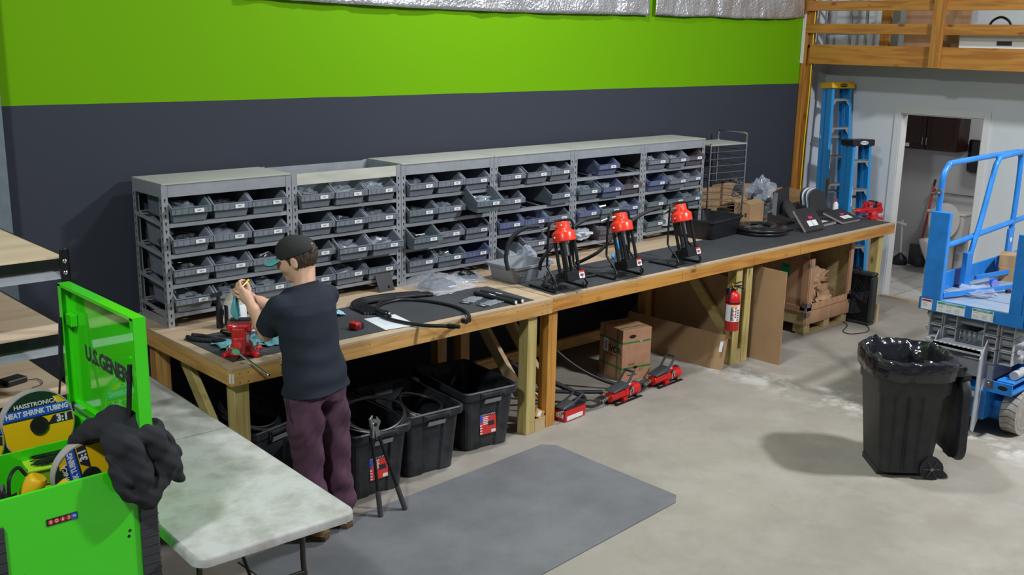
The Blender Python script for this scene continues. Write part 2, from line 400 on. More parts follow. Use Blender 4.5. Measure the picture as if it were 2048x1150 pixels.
def floor_mat():
    m = M_('concrete'); nt, p = nodes(m); N = nt.nodes; L = nt.links
    src = p.inputs['Base Color'].links[0].from_socket
    tc = N.new('ShaderNodeTexCoord'); n = N.new('ShaderNodeTexNoise'); n.inputs['Scale'].default_value = 2.6; n.inputs['Detail'].default_value = 10; n.inputs['Roughness'].default_value = .7; L.new(tc.outputs['Object'], n.inputs['Vector'])
    sp = N.new('ShaderNodeSeparateXYZ'); L.new(tc.outputs['Object'], sp.inputs[0])
    # a pale worn strip running over the slab: y = -0.42 - (x-3.6)*0.0
    r = N.new('ShaderNodeValToRGB'); r.color_ramp.elements[0].position = .47; r.color_ramp.elements[1].position = .60; r.color_ramp.elements[0].color = (0, 0, 0, 1); L.new(n.outputs[0], r.inputs[0])
    u = N.new('ShaderNodeMath'); u.operation = 'MULTIPLY_ADD'; u.inputs[1].default_value = 1.0; u.inputs[2].default_value = -4.62; L.new(sp.outputs[0], u.inputs[0])
    ab = N.new('ShaderNodeMath'); ab.operation = 'ABSOLUTE'; L.new(u.outputs[0], ab.inputs[0])
    mr = N.new('ShaderNodeMapRange'); mr.inputs[1].default_value = .05; mr.inputs[2].default_value = .30; mr.inputs[3].default_value = .85; mr.inputs[4].default_value = 0.1; L.new(ab.outputs[0], mr.inputs[0])
    mu = N.new('ShaderNodeMath'); mu.operation = 'MULTIPLY'; L.new(mr.outputs[0], mu.inputs[0]); L.new(r.outputs[0], mu.inputs[1])
    mx = N.new('ShaderNodeMix'); mx.data_type = 'RGBA'; L.new(mu.outputs[0], mx.inputs[0]); L.new(src, mx.inputs[6]); mx.inputs[7].default_value = (.56, .54, .51, 1)
    v = N.new('ShaderNodeTexVoronoi'); v.feature = 'DISTANCE_TO_EDGE'; v.inputs['Scale'].default_value = .55; L.new(tc.outputs['Object'], v.inputs['Vector'])
    nz = N.new('ShaderNodeTexNoise'); nz.inputs['Scale'].default_value = 6; nz.inputs['Detail'].default_value = 6; L.new(tc.outputs['Object'], nz.inputs['Vector'])
    va = N.new('ShaderNodeVectorMath'); va.operation = 'MULTIPLY_ADD'; va.inputs[1].default_value = (.25, .25, .25); L.new(nz.outputs['Color'], va.inputs[0]); L.new(tc.outputs['Object'], va.inputs[2]); L.new(va.outputs[0], v.inputs['Vector'])
    cr = N.new('ShaderNodeMath'); cr.operation = 'LESS_THAN'; cr.inputs[1].default_value = .0022; L.new(v.outputs['Distance'], cr.inputs[0])
    cm = N.new('ShaderNodeMath'); cm.operation = 'MULTIPLY'; cm.inputs[1].default_value = .14; L.new(cr.outputs[0], cm.inputs[0])
    mx2 = N.new('ShaderNodeMix'); mx2.data_type = 'RGBA'; L.new(cm.outputs[0], mx2.inputs[0]); L.new(mx.outputs[2], mx2.inputs[6]); mx2.inputs[7].default_value = (.16, .14, .12, 1)
    L.new(mx2.outputs[2], p.inputs['Base Color'])
floor_mat()
def plate_mat():  # floor mat with raised diamond plate pattern
    m = mat('plate_mat', (.165, .168, .178), .6, var=.14, scale=2.5); nt, p = nodes(m); N = nt.nodes; L = nt.links
    tc = N.new('ShaderNodeTexCoord'); b = N.new('ShaderNodeTexBrick'); b.inputs['Scale'].default_value = 38; b.inputs['Color1'].default_value = b.inputs['Color2'].default_value = (0, 0, 0, 1); b.inputs['Mortar'].default_value = (1, 1, 1, 1); b.inputs['Mortar Size'].default_value = .035
    mp = N.new('ShaderNodeMapping'); mp.inputs['Rotation'].default_value = (0, 0, .785); L.new(tc.outputs['Object'], mp.inputs[0]); L.new(mp.outputs[0], b.inputs['Vector'])
    bp = N.new('ShaderNodeBump'); bp.inputs['Strength'].default_value = 1.; bp.inputs['Distance'].default_value = .012; L.new(b.outputs[0], bp.inputs['Height']); L.new(bp.outputs[0], p.inputs['Normal'])
plate_mat()
def tile_mat():
    m = M_('tile'); nt, p = nodes(m); N = nt.nodes; L = nt.links; src = p.inputs['Base Color'].links[0].from_socket
    tc = N.new('ShaderNodeTexCoord'); b = N.new('ShaderNodeTexBrick'); b.offset = 0; b.inputs['Scale'].default_value = 1; b.inputs['Brick Width'].default_value = .33; b.inputs['Row Height'].default_value = .33; b.inputs['Mortar Size'].default_value = .006
    b.inputs['Mortar'].default_value = (.22, .21, .2, 1); L.new(tc.outputs['Object'], b.inputs['Vector']); L.new(src, b.inputs['Color1']); L.new(src, b.inputs['Color2']); L.new(b.outputs[0], p.inputs['Base Color'])
tile_mat()
# ------------------------------------------------------------ the setting
XD, XP, XB = 8.12, 7.60, 10.20      # door wall, mezzanine front, toilet room back wall
struct(B('concrete').box((-7, -12, -.12), (XD, .0, 0)).build('floor'))
struct(B('two_tone_wall').box((-7, 0, 0), (XP+.03, .12, 5.6)).build('wall_back'))
struct(B('white_paint').box((XP+.03, 0, 0), (XD+.12, .12, 5.6)).build('wall_back'))
D0, D1, DZ = -.93, -1.80, 2.0
b = B('white_paint'); b.box((XD, D0, 0), (XD+.12, 0, 5.6)); b.box((XD, -12, 0), (XD+.12, D1, 5.6)); b.box((XD, D1, DZ), (XD+.12, D0, 5.6)); struct(b.build('wall_right'))
b = B('trim_paint'); b.box((XD-.015, D0, 0), (XD, D0+.07, DZ+.07)); b.box((XD-.015, D1-.07, 0), (XD, D1, DZ+.07)); b.box((XD-.015, D1, DZ), (XD, D0, DZ+.07))
b.box((XD, D0-.012, 0), (XD+.12, D0, DZ)); b.box((XD, D1, 0), (XD+.12, D1+.012, DZ)); b.box((XD, D1, DZ-.012), (XD+.12, D0, DZ)); struct(b.build('trim_1', bevel=.003))
struct(B('ply_y').box((XD-.03, -12, 0), (XD, D1-.075, .02)).box((XD-.03, D1, .0), (XD+.02, D0, .025)).build('trim_2'))
# toilet room
struct(B('tile').box((XD, -2.6, -.12), (XB, .05, .0)).build('floor'))
b = B('bath_paint'); b.box((XB, -2.6, 0), (XB+.1, .15, 2.6)); b.box((XD+.12, .05, 0), (XB, .15, 2.6)); b.box((XD+.12, -2.7, 0), (XB, -2.6, 2.6)); struct(b.build('wall_toilet_room'))
struct(B('ceil').box((XD+.12, -2.6, 2.5), (XB, .05, 2.6)).build('ceiling'))
struct(B('trim_paint').box((XB-.012, -2.6, 0), (XB, .05, .1)).box((XD+.12, .038, 0), (XB-.012, .05, .1)).build('baseboard_toilet_room'))
b = B('trim_paint').box((XD+.13, -1.80, .01), (XD+.88, -1.765, 1.99)); dr = b.build('door_1'); struct(dr)
k = B('brass').at((XD+.80, -1.765, .96), (-PI/2, 0, 0)).lathe([(.028, 0), (.028, .006), (.012, .008), (.012, .03), (.026, .04), (.03, .055), (.02, .068), (.001, .07)]); k.build('door_handle', dr)
struct(B('ceil').box((-7, -12, 5.6), (XD+.12, .12, 5.7)).build('ceiling'))
# mezzanine over the toilet room
mz = thing('mezzanine', 'orange timber mezzanine edge beam with rails in the right corner', 'mezzanine', (XP, 0, 0))
B('ply_y').box((.0, -6.0, 2.655), (XD-XP, -.005, 2.685)).build('deck', mz)
b = B('stain_y').box((-.04, -1.50, 2.49), (0, -.10, 2.69)); b.build('rim_beam', mz, bevel=.003); b = B('stain_y').box((-.04, -6.0, 2.485), (0, -1.502, 2.69)); b.build('rim_beam', mz, bevel=.003)  # stain_ woods of the mezzanine: plain fir, darkened for its dimmer light
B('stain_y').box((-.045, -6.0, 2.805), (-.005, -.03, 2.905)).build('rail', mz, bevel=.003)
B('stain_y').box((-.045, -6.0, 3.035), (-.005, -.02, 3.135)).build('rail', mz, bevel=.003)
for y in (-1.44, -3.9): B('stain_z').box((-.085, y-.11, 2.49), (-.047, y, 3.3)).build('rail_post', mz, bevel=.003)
bl = B('steel')
for y in (-1.48, -1.52):
    for z in (2.52, 2.56, 2.62, 2.66, 2.84, 2.87): bl.cyl((-.088, y, z), (-.085, y, z), .004, n=8)
bl.build('screws', mz)
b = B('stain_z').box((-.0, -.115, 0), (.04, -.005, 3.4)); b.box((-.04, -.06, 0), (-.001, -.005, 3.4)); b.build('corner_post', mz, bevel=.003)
B('trim_paint').box((-.055, -.035, 2.49), (-.041, -.004, 3.0)).build('drywall_edge', mz)
tag(B('cable_yellow').tube([(7.585, -.125, 3.2), (7.575, -.125, 2.8), (7.58, -.13, 2.2), (7.57, -.125, 1.6), (7.578, -.122, 1.0), (7.58, -.12, .3)], .006, res=5).build('yellow_cable'), 'yellow cable running down the timber corner post', 'cable')
tag(B('hose_black').tube([(7.59, -.127, 3.2), (7.585, -.128, 2.75), (7.59, -.13, 2.2), (7.585, -.128, 1.6), (7.59, -.122, .9), (7.59, -.12, .3)], .007, res=5).build('black_cable'), 'black cable beside the yellow one on the timber corner post', 'cable')
# foil insulation blankets hanging over the back wall
def foil(x0, x1, zs, name, label, seed):
    def fn(u, v):
        x = x0+(x1-x0)*u; i = u*(len(zs)-1); k = min(int(i), len(zs)-2); zb = zs[k]+(zs[k+1]-zs[k])*(i-k)
        z = zb+(3.6-zb)*v
        return (x, -.035-.02*noise.noise(Vector((x*3, z*4, seed)))-.008*noise.noise(Vector((x*17, z*9, seed)))-.012*abs(math.sin(x*9+2*noise.noise(Vector((x, z*2, 3))))), z)
    o = B('foil').grid(fn, 150, 24).build(name, solid=.008); return tag(o, label, 'insulation')
foil(.9, 4.945, [2.925, 2.91, 2.90, 2.898, 2.90, 2.91, 2.92], 'foil_blanket', 'long silver foil insulation blanket hanging over the middle of the green wall', 1)
foil(5.03, 7.52, [2.925, 2.92, 2.935, 2.925, 2.935, 2.94, 2.97], 'foil_blanket', 'shorter silver foil insulation blanket hanging next to the timber corner post', 2)
# steel column at far left
c = B('bin_slate'); c.box((-.90, -.14, 0), (-.635, -.125, 5.6)); c.box((-.90, -.02, 0), (-.635, -.004, 5.6)); c.box((-.77, -.125, 0), (-.755, -.02, 5.6)); struct(c.build('trim_3'))
# things on the mezzanine
al = thing('extension_ladder', 'aluminium ladder lying on edge behind the mezzanine rail', 'ladder', (7.78, 0, 2.686))
for y in (-.16, -.42, -.60): B('ladder_alu').box((-.012, y-.025, 0), (.012, y, .62)).build('rail', al)
for z in (.12, .42): B('ladder_alu').box((-.01, -.62, z-.012), (.01, -.16, z+.012)).build('rung', al)
tag(B('stain_z').box((7.80, -.86, 2.686), (7.84, -.76, 3.5)).build('timber_stud'), 'upright brown stud standing behind the mezzanine rail', 'timber')  # stain_z: plain fir, darkened for the dimmer light
tag(B('crate_wood').box((7.95, -1.62, 2.90), (7.97, -.95, 3.5)).build('plywood_sheet'), 'brown plywood sheet leaning high on the wall behind the mezzanine rail', 'board').location.z = -.214
cb = thing('storage_box', 'white printed cardboard box standing on the mezzanine deck', 'box', (7.78, -1.85, 2.686))
B('white_label').box((-.10, -.42, 0), (.1, .2, .13)).build('carton', cb, bevel=.003)
B('ink').box((-.102, -.30, .03), (-.1, -.16, .07)).build('print', cb)
text('BEHR', .05, 'ink', (0, -.4205, .085), (PI/2, 0, 0), cb)
hp = thing('ear_defenders', 'pair of black headphones lying on the white box on the mezzanine', 'headphones', (7.78, -1.98, 2.818))
b = B('black_plastic'); b.tube([(0, -.11, .04), (0, -.08, .12), (0, 0, .16), (0, .08, .12), (0, .11, .04)], .012, res=5); b.build('headband', hp)
for y in (-.1, .1): B('black_plastic').at((0, y, .045)).lathe([(.001, -.045), (.04, -.04), (.045, 0), (.03, .04), (.001, .045)]).build('ear_cup', hp)
t = thing('angle_grinder', 'dark corded tool with grey body lying on the white box on the mezzanine', 'tool', (7.78, -1.72, 2.818))
B('black_plastic').cyl((0, 0, .03), (0, .16, .03), .028).build('body', t); B('dull_steel').cyl((0, -.03, .01), (0, -.03, .05), .03).build('head', t)
# ------------------------------------------------------------ workbenches
H = .97
def bench(name, label, x0, x1, y, posts, rear, braces, w, seams=()):
    t = thing('workbench', label, 'workbench', ((x0+x1)/2, y/2, 0)); cx = (x0+x1)/2; cy = y/2
    def T(b): b.M = Matrix.Translation((-cx, -cy, 0)); return b
    T(B('ply_x')).box((x0, y, H-.019), (x1, -.005, H)).build('bench_top', t, bevel=.002)
    T(B(w+'_x')).box((x0, y, H-.108), (x1, y+.038, H-.0195)).build('front_skirt', t, bevel=.003)
    T(B(w+'_y')).box((x0, y+.039, H-.108), (x0+.038, -.005, H-.0195)).build('side_skirt', t, bevel=.003)
    T(B(w+'_y')).box((x1-.038, y+.039, H-.108), (x1, -.005, H-.0195)).build('side_skirt', t, bevel=.003)
    T(B(w+'_x')).box((x0+.039, -.043, H-.108), (x1-.039, -.005, H-.0195)).build('back_skirt', t)
    if seams:
        b = T(B('dark'))
        for s in seams: b.box((s-.001, y-.0006, H-.107), (s+.001, y, H-.02))
        b.build('seam', t)
    b = T(B('dull_steel'))
    for xx in [x0+.05, x0+.1, x1-.05, x1-.1]+[x0+k*.6+.3 for k in range(int((x1-x0)/.6))]:
        for z in (H-.04, H-.09): b.cyl((xx, y-.0015, z), (xx, y, z), .004, n=6)
    b.build('screws', t)
    for x, m in posts: T(B(m+'_z')).box((x, y+.04, 0), (x+.089, y+.129, H-.109)).build('leg', t, bevel=.004)
    for x in rear: T(B('pine_z')).box((x, -.38, 0), (x+.089, -.291, H-.109)).build('leg', t, bevel=.004)
    for x, m in braces: T(B(m)).bar((x, -.70, H-.13), (x, y+.135, .27), .038, .089).build('brace', t, bevel=.003)
    return t, T
b1, T1 = bench('workbench', 'shorter left timber workbench with the red vise on its front corner', 0, 2.435, -1.39, [(.036, 'treated'), (2.24, 'treated')], [.04, 2.24], [(.075, 'treated_y'), (2.27, 'pale_x')], 'pine')
b2, T2 = bench('workbench', 'longer right timber workbench carrying the three red presses', 2.445, 7.345, -1.37, [(2.46, 'fir'), (4.70, 'treated'), (4.85, 'treated'), (7.12, 'treated')], [2.47, 4.68, 4.86, 7.12], [(2.53, 'pale_x'), (4.74, 'treated_y'), (4.90, 'treated_y')], 'fir', (4.88, 3.9, 5.6, 6.3))
T1(B('pine_x')).box((.13, -.36, .12), (2.23, -.322, .21)).build('stretcher', b1)
T2(B('pine_x')).box((2.56, -.36, .12), (4.67, -.322, .21)).build('stretcher', b2); T2(B('pine_x')).box((4.96, -.36, .12), (7.11, -.322, .21)).build('stretcher', b2)
T2(B('pale_x')).box((2.43-.0, -1.33, .0), (2.455, -1.25, .09)).build('foot_block', b2)
b = T1(B('white_label')).box((.004, -1.3905, H-.09), (.016, -1.39, H-.035)); b.box((-.0006, -1.386, H-.09), (0, -1.366, H-.035)); b.build('lumber_tag', b1)
tag(B('rubber_mat').prism([(.058, -1.30), (2.285, -1.355), (2.30, -.86), (1.30, -.72), (.055, -.735)], H, H+.004).build('rubber_mat'), 'thin dark grey mat covering the left workbench top', 'mat')
tag(B('rubber_mat').prism([(2.49, -1.335), (7.30, -1.335), (7.30, -.30), (6.7, -.31), (6.6, -.71), (2.54, -.80)], H, H+.004).build('rubber_mat'), 'thin dark grey mat covering the long right workbench top', 'mat')
# ------------------------------------------------------------ bin racks
RW, RD, RH = .8717, .397, .8665; RX0, RYF = .0937, -.468
RZ = [.085, .262, .445, .632]        # heights of the four shelf rails above the worktop
def post_mesh(b, x, y, sx, sy):
    t = .002; w = .038
    b.mat('rack_metal'); b.box((x, y, 0), (x+sx*w, y+sy*t, RH)); b.box((x, y+sy*t, 0), (x+sx*t, y+sy*w, RH))
    b.mat('dark')
    for k in range(17):
        z = .03+k*.0465
        for (dz, r) in ((0, .0055), (-.011, .003)):
            cx, cy = x+sx*w*.5, y
            b.prism2 = None
            pts = [(cx+r*math.cos(a*PI/4), z+dz+r*1.5*math.sin(a*PI/4)) for a in range(8)]
            yy = y-sy*.0006; b.add([(p[0], yy, p[1]) for p in pts], [list(range(8))[::sy]])
            xx = x-sx*.0006; cy = y+sy*w*.5
            b.add([(xx, cy+(p[0]-cx), p[1]) for p in pts], [list(range(8))[::-sx]])
def make_rack(top='panel'):
    t = thing('bin_rack', None, 'rack')
    for x, sx in ((0, 1), (RW-.004, -1)):
        for y, sy in ((0, 1), (RD, -1)):
            b = B('rack_metal'); post_mesh(b, x, y, sx, sy); b.build('post', t)
    for y, s in ((.003, 1), (RD-.003, -1)):
        m = 'ply_band' if (top != 'panel' and s == 1) else 'rack_metal'
        b = B(m).box((.04, y-.002*s, RH-.078), (RW-.044, y+.012*s, RH-.006)); b.build('top_beam', t)
    for x in (.0035, RW-.0075): B('rack_metal').box((x-.0025, .02, RH-.078), (x+.0025, RD-.02, RH-.006)).build('end_beam', t)
    for z in RZ:
        for y, s in ((.002, 1), (RD-.002, -1)):
            dz = 0 if s == 1 else .03
            b = B('rack_metal').box((.039, y, z-.026+dz), (RW-.043, y+.004*s, z+dz)); b.box((.039, y, z-.003+dz), (RW-.043, y+.022*s, z+dz)); b.build('shelf_beam', t)
        for x in (.0035, RW-.0075): B('rack_metal').add([(x, .02, z-.02), (x, RD-.02, z+.01), (x, RD-.02, z+.034), (x, .02, z+.004)], [(0, 1, 2, 3)]).build('end_beam', t, solid=.003)
        for k in range(6):
            x = .07+k*.133+(.012 if k % 2 else -.012)+.02
            B('rack_rail').hexa([(x-.012, .003, z), (x+.012, .003, z), (x+.012, RD-.004, z+.03), (x-.012, RD-.004, z+.03), (x-.012, .003, z+.003), (x+.012, .003, z+.003), (x+.012, RD-.004, z+.033), (x-.012, RD-.004, z+.033)]).build('shelf_rail', t)
    B('rack_metal').box((.04, .002, .0), (RW-.044, .006, .02)).build('shelf_beam', t) if False else None
    b = B('rack_metal').box((.001, .03, .0), (.004, RD-.03, .055)); b.build('end_beam', t)
    if top == 'panel': B('rack_top').box((.002, -.004, RH-.006), (RW-.006, RD+.004, RH+.004)).build('top_panel', t, bevel=.002)
    return t
ORD = ['leftmost', 'second from the left', 'third from the left', 'fourth from the left', 'fifth from the left', 'rightmost']
rk = make_rack(); rk2 = make_rack('open')
RK = []
for k in range(6):
    o = rk if k == 0 else (rk2 if k == 1 else copy_tree(rk))
    o.location = (RX0+k*RW, RYF, H); o['group'] = 'bin racks along the back wall'
    o['label'] = {0: 'grey steel bin rack at the left end of the row, next to the cap-wearing person', 1: 'grey steel bin rack with open top and a pale wooden-faced front band', 2: 'grey steel bin rack, third from the left, with one bin pulled out', 3: 'grey steel bin rack, fourth from the left, behind the leftmost red press', 4: 'grey steel bin rack, fifth from the left, one lone blue bin on top shelf', 5: 'grey steel bin rack at the right end of the row, next to the wire rack'}[k]
    RK.append(o)
# ------------------------------------------------------------ parts bins
def bin_mesh(m, W=.248, D=.365, HB=.152, HF=.088):
    b = B(m); t = .004
    def prof(y):   # half width bottom/top at depth, y=0 front
        return W/2
    bw, tw = W/2-.022, W/2-.006
    def ring(ins):
        bw2, tw2 = bw-ins, tw-ins
        zf = HF
        return dict(fb0=(-bw2, .022+ins, ins), fb1=(bw2, .022+ins, ins), bb0=(-bw2, D-.01-ins, ins), bb1=(bw2, D-.01-ins, ins),
                    ft0=(-tw2, .004+ins, HF), ft1=(tw2, .004+ins, HF), mt0=(-tw2, .125, HB), mt1=(tw2, .125, HB), bt0=(-tw2, D-ins, HB), bt1=(tw2, D-ins, HB))
    o = ring(0); i = ring(t)
    K = list(o.keys()); V = [o[k] for k in K]+[i[k] for k in K]; n = len(K); I = {k: j for j, k in enumerate(K)}
    def f(*ks): return [I[k] for k in ks]
    F = [f('fb0', 'bb0', 'bb1', 'fb1'), f('fb0', 'fb1', 'ft1', 'ft0'), f('fb1', 'bb1', 'bt1', 'mt1', 'ft1'), f('bb0', 'fb0', 'ft0', 'mt0', 'bt0'), f('bb1', 'bb0', 'bt0', 'bt1')]
    F += [[j+n for j in q[::-1]] for q in F]
    for a, c in (('ft0', 'ft1'), ('ft1', 'mt1'), ('mt1', 'bt1'), ('bt1', 'bt0'), ('bt0', 'mt0'), ('mt0', 'ft0')): F.append([I[a], I[c], I[c]+n, I[a]+n])
    b.add(V, F)
    e = .009
    # rim flange around the mouth, heavier at the front
    b.box((-tw-e, -.010, HF-.034), (tw+e, .004, HF+.002)); b.box((-tw-e, -.010, HF-.002), (tw+e, .008, HF+.003))
    for k in range(6): x = -tw+.014+k*(2*tw-.028)/5; b.box((x-.0015, -.012, HF-.034), (x+.0015, -.010, HF-.001))
    for s in (-1, 1):
        b.hexa([(s*tw, 0, HF-.030), (s*(tw+e), 0, HF-.030), (s*(tw+e), .125, HB-.010), (s*tw, .125, HB-.010), (s*tw, 0, HF+.003), (s*(tw+e), 0, HF+.003), (s*(tw+e), .125, HB+.002), (s*tw, .125, HB+.002)])
        b.box((s*tw, .125, HB-.010), (s*(tw+e*.8), D, HB+.002))
        for y in (.16, .20, .25, .30):
            b.hexa([(s*bw, y, .004), (s*(bw+.003), y, .004), (s*(bw+.003), y+.006, .004), (s*bw, y+.006, .004), (s*tw, y, HB-.01), (s*(tw+.003), y, HB-.01), (s*(tw+.003), y+.006, HB-.01), (s*tw, y+.006, HB-.01)])
    b.box((-tw, D-.002, HB-.012), (tw, D+.006, HB+.002))
    return b
def make_bin(m):
    t = thing('parts_bin', None, 'bin')
    bin_mesh(m).build('body', t)
    l = B('white_label').box((.012, -.0145, HFc-.029), (.072, -.0125, HFc-.006)); l.mat('ink')
    l.box((.028, -.0148, HFc-.0165), (.056, -.0145, HFc-.0135)); l.box((.032, -.0148, HFc-.0215), (.050, -.0145, HFc-.0195)); l.build('card', t)
    return t
HFc = .088
PB = {k: make_bin('bin_'+k) for k in ('grey', 'slate', 'blue', 'brown')}
used = set()
CN = {'grey': 'grey', 'slate': 'slate-grey', 'blue': 'blue-grey', 'brown': 'brownish'}
SH = ['bottom', 'second-lowest', 'second-highest', 'top']; SL = ['left', 'middle', 'right']
# rack, shelf(0 bottom), slot, kind, forward shift, lift, content (0 none, 1 clear bag, 2 dark, 3 both)
g, s_, bl_, br = 'grey', 'slate', 'blue', 'brown'
LAY = {0: [[(g, 0, 1), (g, 0, 1), (g, 0, 1)], [(g, 0, 2), (g, 0, 1), (g, 0, 2)], [(g, 0, 2), (g, 0, 1), (g, 0, 0)], [(s_, 0, 1), (g, 0, 2), (g, 0, 0)]],
       1: [[(g, 0, 0), (g, 0, 1), (g, 0, 0)], [(g, 0, 0), (g, .045, 1), (g, .06, 1)], [(g, 0, 0), (g, .01, 2), (g, 0, 1)], [(g, 0, 1), (g, .01, 1), (g, 0, 1)]],
       2: [[(g, 0, 2), (s_, 0, 1), (bl_, 0, 0)], [(s_, .06, 2), (g, 0, 2), (g, 0, 0)], [(s_, 0, 2), (g, 0, 1), (s_, .13, 1)], [(g, 0, 1), (g, 0, 0), (g, 0, 0)]],
       3: [[(g, .08, 1), (g, 0, 1), (br, 0, 0)], [(bl_, 0, 2), (bl_, 0, 2), (g, 0, 0)], [(g, 0, 2), None, (s_, .02, 0)], [(g, 0, 0), (g, .01, 0), (g, 0, 1)]],
       4: [[None, (br, .0, 1), None], [(bl_, 0, 3), (s_, .01, 2), (bl_, 0, 1)], [(s_, 0, 1), (bl_, .02, 1), (br, 0, 0)], [None, (bl_, -.01, 0), None]],
       5: [[(s_, 0, 0), None, None], [(s_, 0, 0), (s_, .01, 0), (s_, 0, 1)], [(bl_, 0, 0), (g, .03, 1), (g, 0, 1)], [(g, 0, 1), (g, .02, 1), (br, 0, 0)]]}
EX = {(3, 0): ['fourth rack', .0], }
RN = ['first rack', 'second rack', 'third rack', 'fourth rack', 'fifth rack', 'sixth rack']
def bagblob(i, kind, x, y, z, rz, where):
    if kind in (1, 3):
        b = B('bag'); blob(b, (0, 0, .045), (.085, .10, .038), i, .35, 16, 10, 3.2, flat=.002)
        for q in range(5): b.mat('hose_black' if q % 2 else 'dull_steel'); a = q*1.3+i; b.cyl((.05*math.cos(a), .06*math.sin(a), .012+.006*q), (.05*math.cos(a+2), .06*math.sin(a+2), .014+.006*q), .007, n=8)
        if i % 3 == 0: b.mat('white_label').at((0, -.03, .078), (.5, .1, i)).box((-.02, -.012, 0), (.02, .012, .001))
        n, l = 'parts_bag', 'clear bag of parts in the '+where
    else:
        b = B('bag_dark'); blob(b, (0, 0, .035), (.085, .11, .034), i, .4, 14, 8, 4., flat=.002)
        for q in range(7): b.mat('hose_black' if q % 3 else 'steel'); a = q*1.1+i; b.cyl((.06*math.cos(a), .07*math.sin(a), .03+.006*q), (.05*math.cos(a+1.5), .06*math.sin(a+1.5), .035+.006*q), .008, n=8)
        n, l = 'bagged_fittings', 'dark bagged fittings in the '+where
    o = b.build(n); o.location = (x, y, z); o.rotation_euler = (.08, 0, rz)
    return tag(o, l, 'bag', 'bags of small parts in the bins')
cnt = 0
for R, rows in LAY.items():
    for sh, row in enumerate(rows):
        for sl, e in enumerate(row):
            if not e: continue
            k, fwd, con = e; src = PB[k]
            o = src if k not in used else copy_tree(src); used.add(k)
            x = RX0+R*RW+.165+sl*.262+rnd.uniform(-.006, .006); z = H+RZ[sh]+.0065; y = RYF-.030-fwd
            if (R, sh, sl) == (2, 2, 2): z += .034
            if (R, sh, sl) == (4, 3, 1): x -= .03
            tilt = math.atan2(.03, RD)
            if (R, sh, sl) == (3, 0, 0): z = H+.02; tilt = 0
            o.location = (x, y, z+ (-.033)*tilt-.001); o.rotation_euler = (tilt, 0, rnd.uniform(-.035, .035))
            if (R, sh, sl) == (2, 2, 2): o.rotation_euler = (.10, 0, -.06)
            where = '%s of %s shelf, %s from left' % (SL[sl], SH[sh], RN[R])
            tag(o, '%s parts bin, %s' % (CN[k], where), 'bin', 'plastic parts bins in the racks')
            cnt += 1
            if con: bagblob(cnt, con, x, y+.14, o.location.z+.012+.14*math.sin(tilt), cnt*.7, SL[sl]+' bin, '+SH[sh]+' shelf, '+RN[R]+' from left')
# white bags and buckets on the lowest shelves
z0 = H+RZ[0]+.008
def loose(name, m, loc, r, seed, label, cat='bag'):
    o = blob(B(m), (0, 0, r[2]), r, seed, .2, 28, 16, 2.6, flat=0).build(name); o.location = loc; return tag(o, label, cat)
loose('plastic_bag', 'bag_frost', (RX0+4*RW+.16, RYF+.12, z0+.01), (.12, .15, .05), 3, 'pale frosted plastic bag lying left on the lowest shelf of the fifth rack')
loose('plastic_bag', 'bag_frost', (RX0+4*RW+.68, RYF+.13, z0+.01), (.12, .14, .05), 9, 'white plastic bag lying right on the lowest shelf of the fifth rack')
loose('plastic_bag', 'bag', (3.00, -.54, H), (.07, .08, .075), 12, 'clear plastic bag hanging over the worktop left of the leftmost red press')
loose('plastic_bag', 'bag', (3.15, -.58, H), (.10, .05, .022), 14, 'flat clear plastic bag lying on plywood behind the leftmost red press')
wb = thing('pail', 'small white plastic pail on the lowest shelf of the rack at the right end', 'pail', (RX0+5*RW+.44, RYF+.12, z0+.005))
B('white_bucket').lathe([(.001, 0), (.075, 0), (.092, .14), (.098, .142), (.098, .15), (.088, .15), (.072, .006), (.001, .006)], 24).build('body', wb)
B('steel').tube([(-.095, 0, .13), (-.06, -.08, .10), (0, -.11, .09), (.06, -.08, .10), (.095, 0, .13)], .002, res=5).build('handle', wb)
# ------------------------------------------------------------ wire shelf rack on the bench
wr = thing('wire_rack', 'chrome wire tray rack with one flat grey top tray beside the bin racks', 'rack', (5.50, -.40, H))
P = [(0, 0), (.50, -.05), (.03, .34), (.53, .30)]
HT = .80
for i, (x, y) in enumerate(P): B('steel').cyl((x, y, 0), (x, y, HT), .010, n=12).build('post', wr)
b = B('steel').tube([(P[1][0], P[1][1], HT-.02), (P[1][0], P[1][1], HT+.05), (P[1][0], P[1][1]+.03, HT+.085), (P[3][0], P[3][1]-.03, HT+.085), (P[3][0], P[3][1], HT+.05), (P[3][0], P[3][1], HT-.02)], .010, res=4); b.build('push_handle', wr)
for k in range(11):
    z = .06+k*.066; b = B('dull_steel')
    for (i, j) in ((0, 2), (1, 3), (0, 1), (2, 3)): 
        if i == 2 and j == 3 and k % 2: continue
        b.cyl((*P[i], z), (*P[j], z), .0035, n=6)
    b.build('wire_runner', wr)
B('rack_top').hexa([(-.01, -.01, HT-.02), (.50, -.06, HT-.02), (.54, .31, HT-.02), (.02, .36, HT-.02), (-.01, -.01, HT-.008), (.50, -.06, HT-.008), (.54, .31, HT-.008), (.02, .36, HT-.008)]).build('top_tray', wr, bevel=.002)
# ------------------------------------------------------------ things on the worktops
Z = H+.004
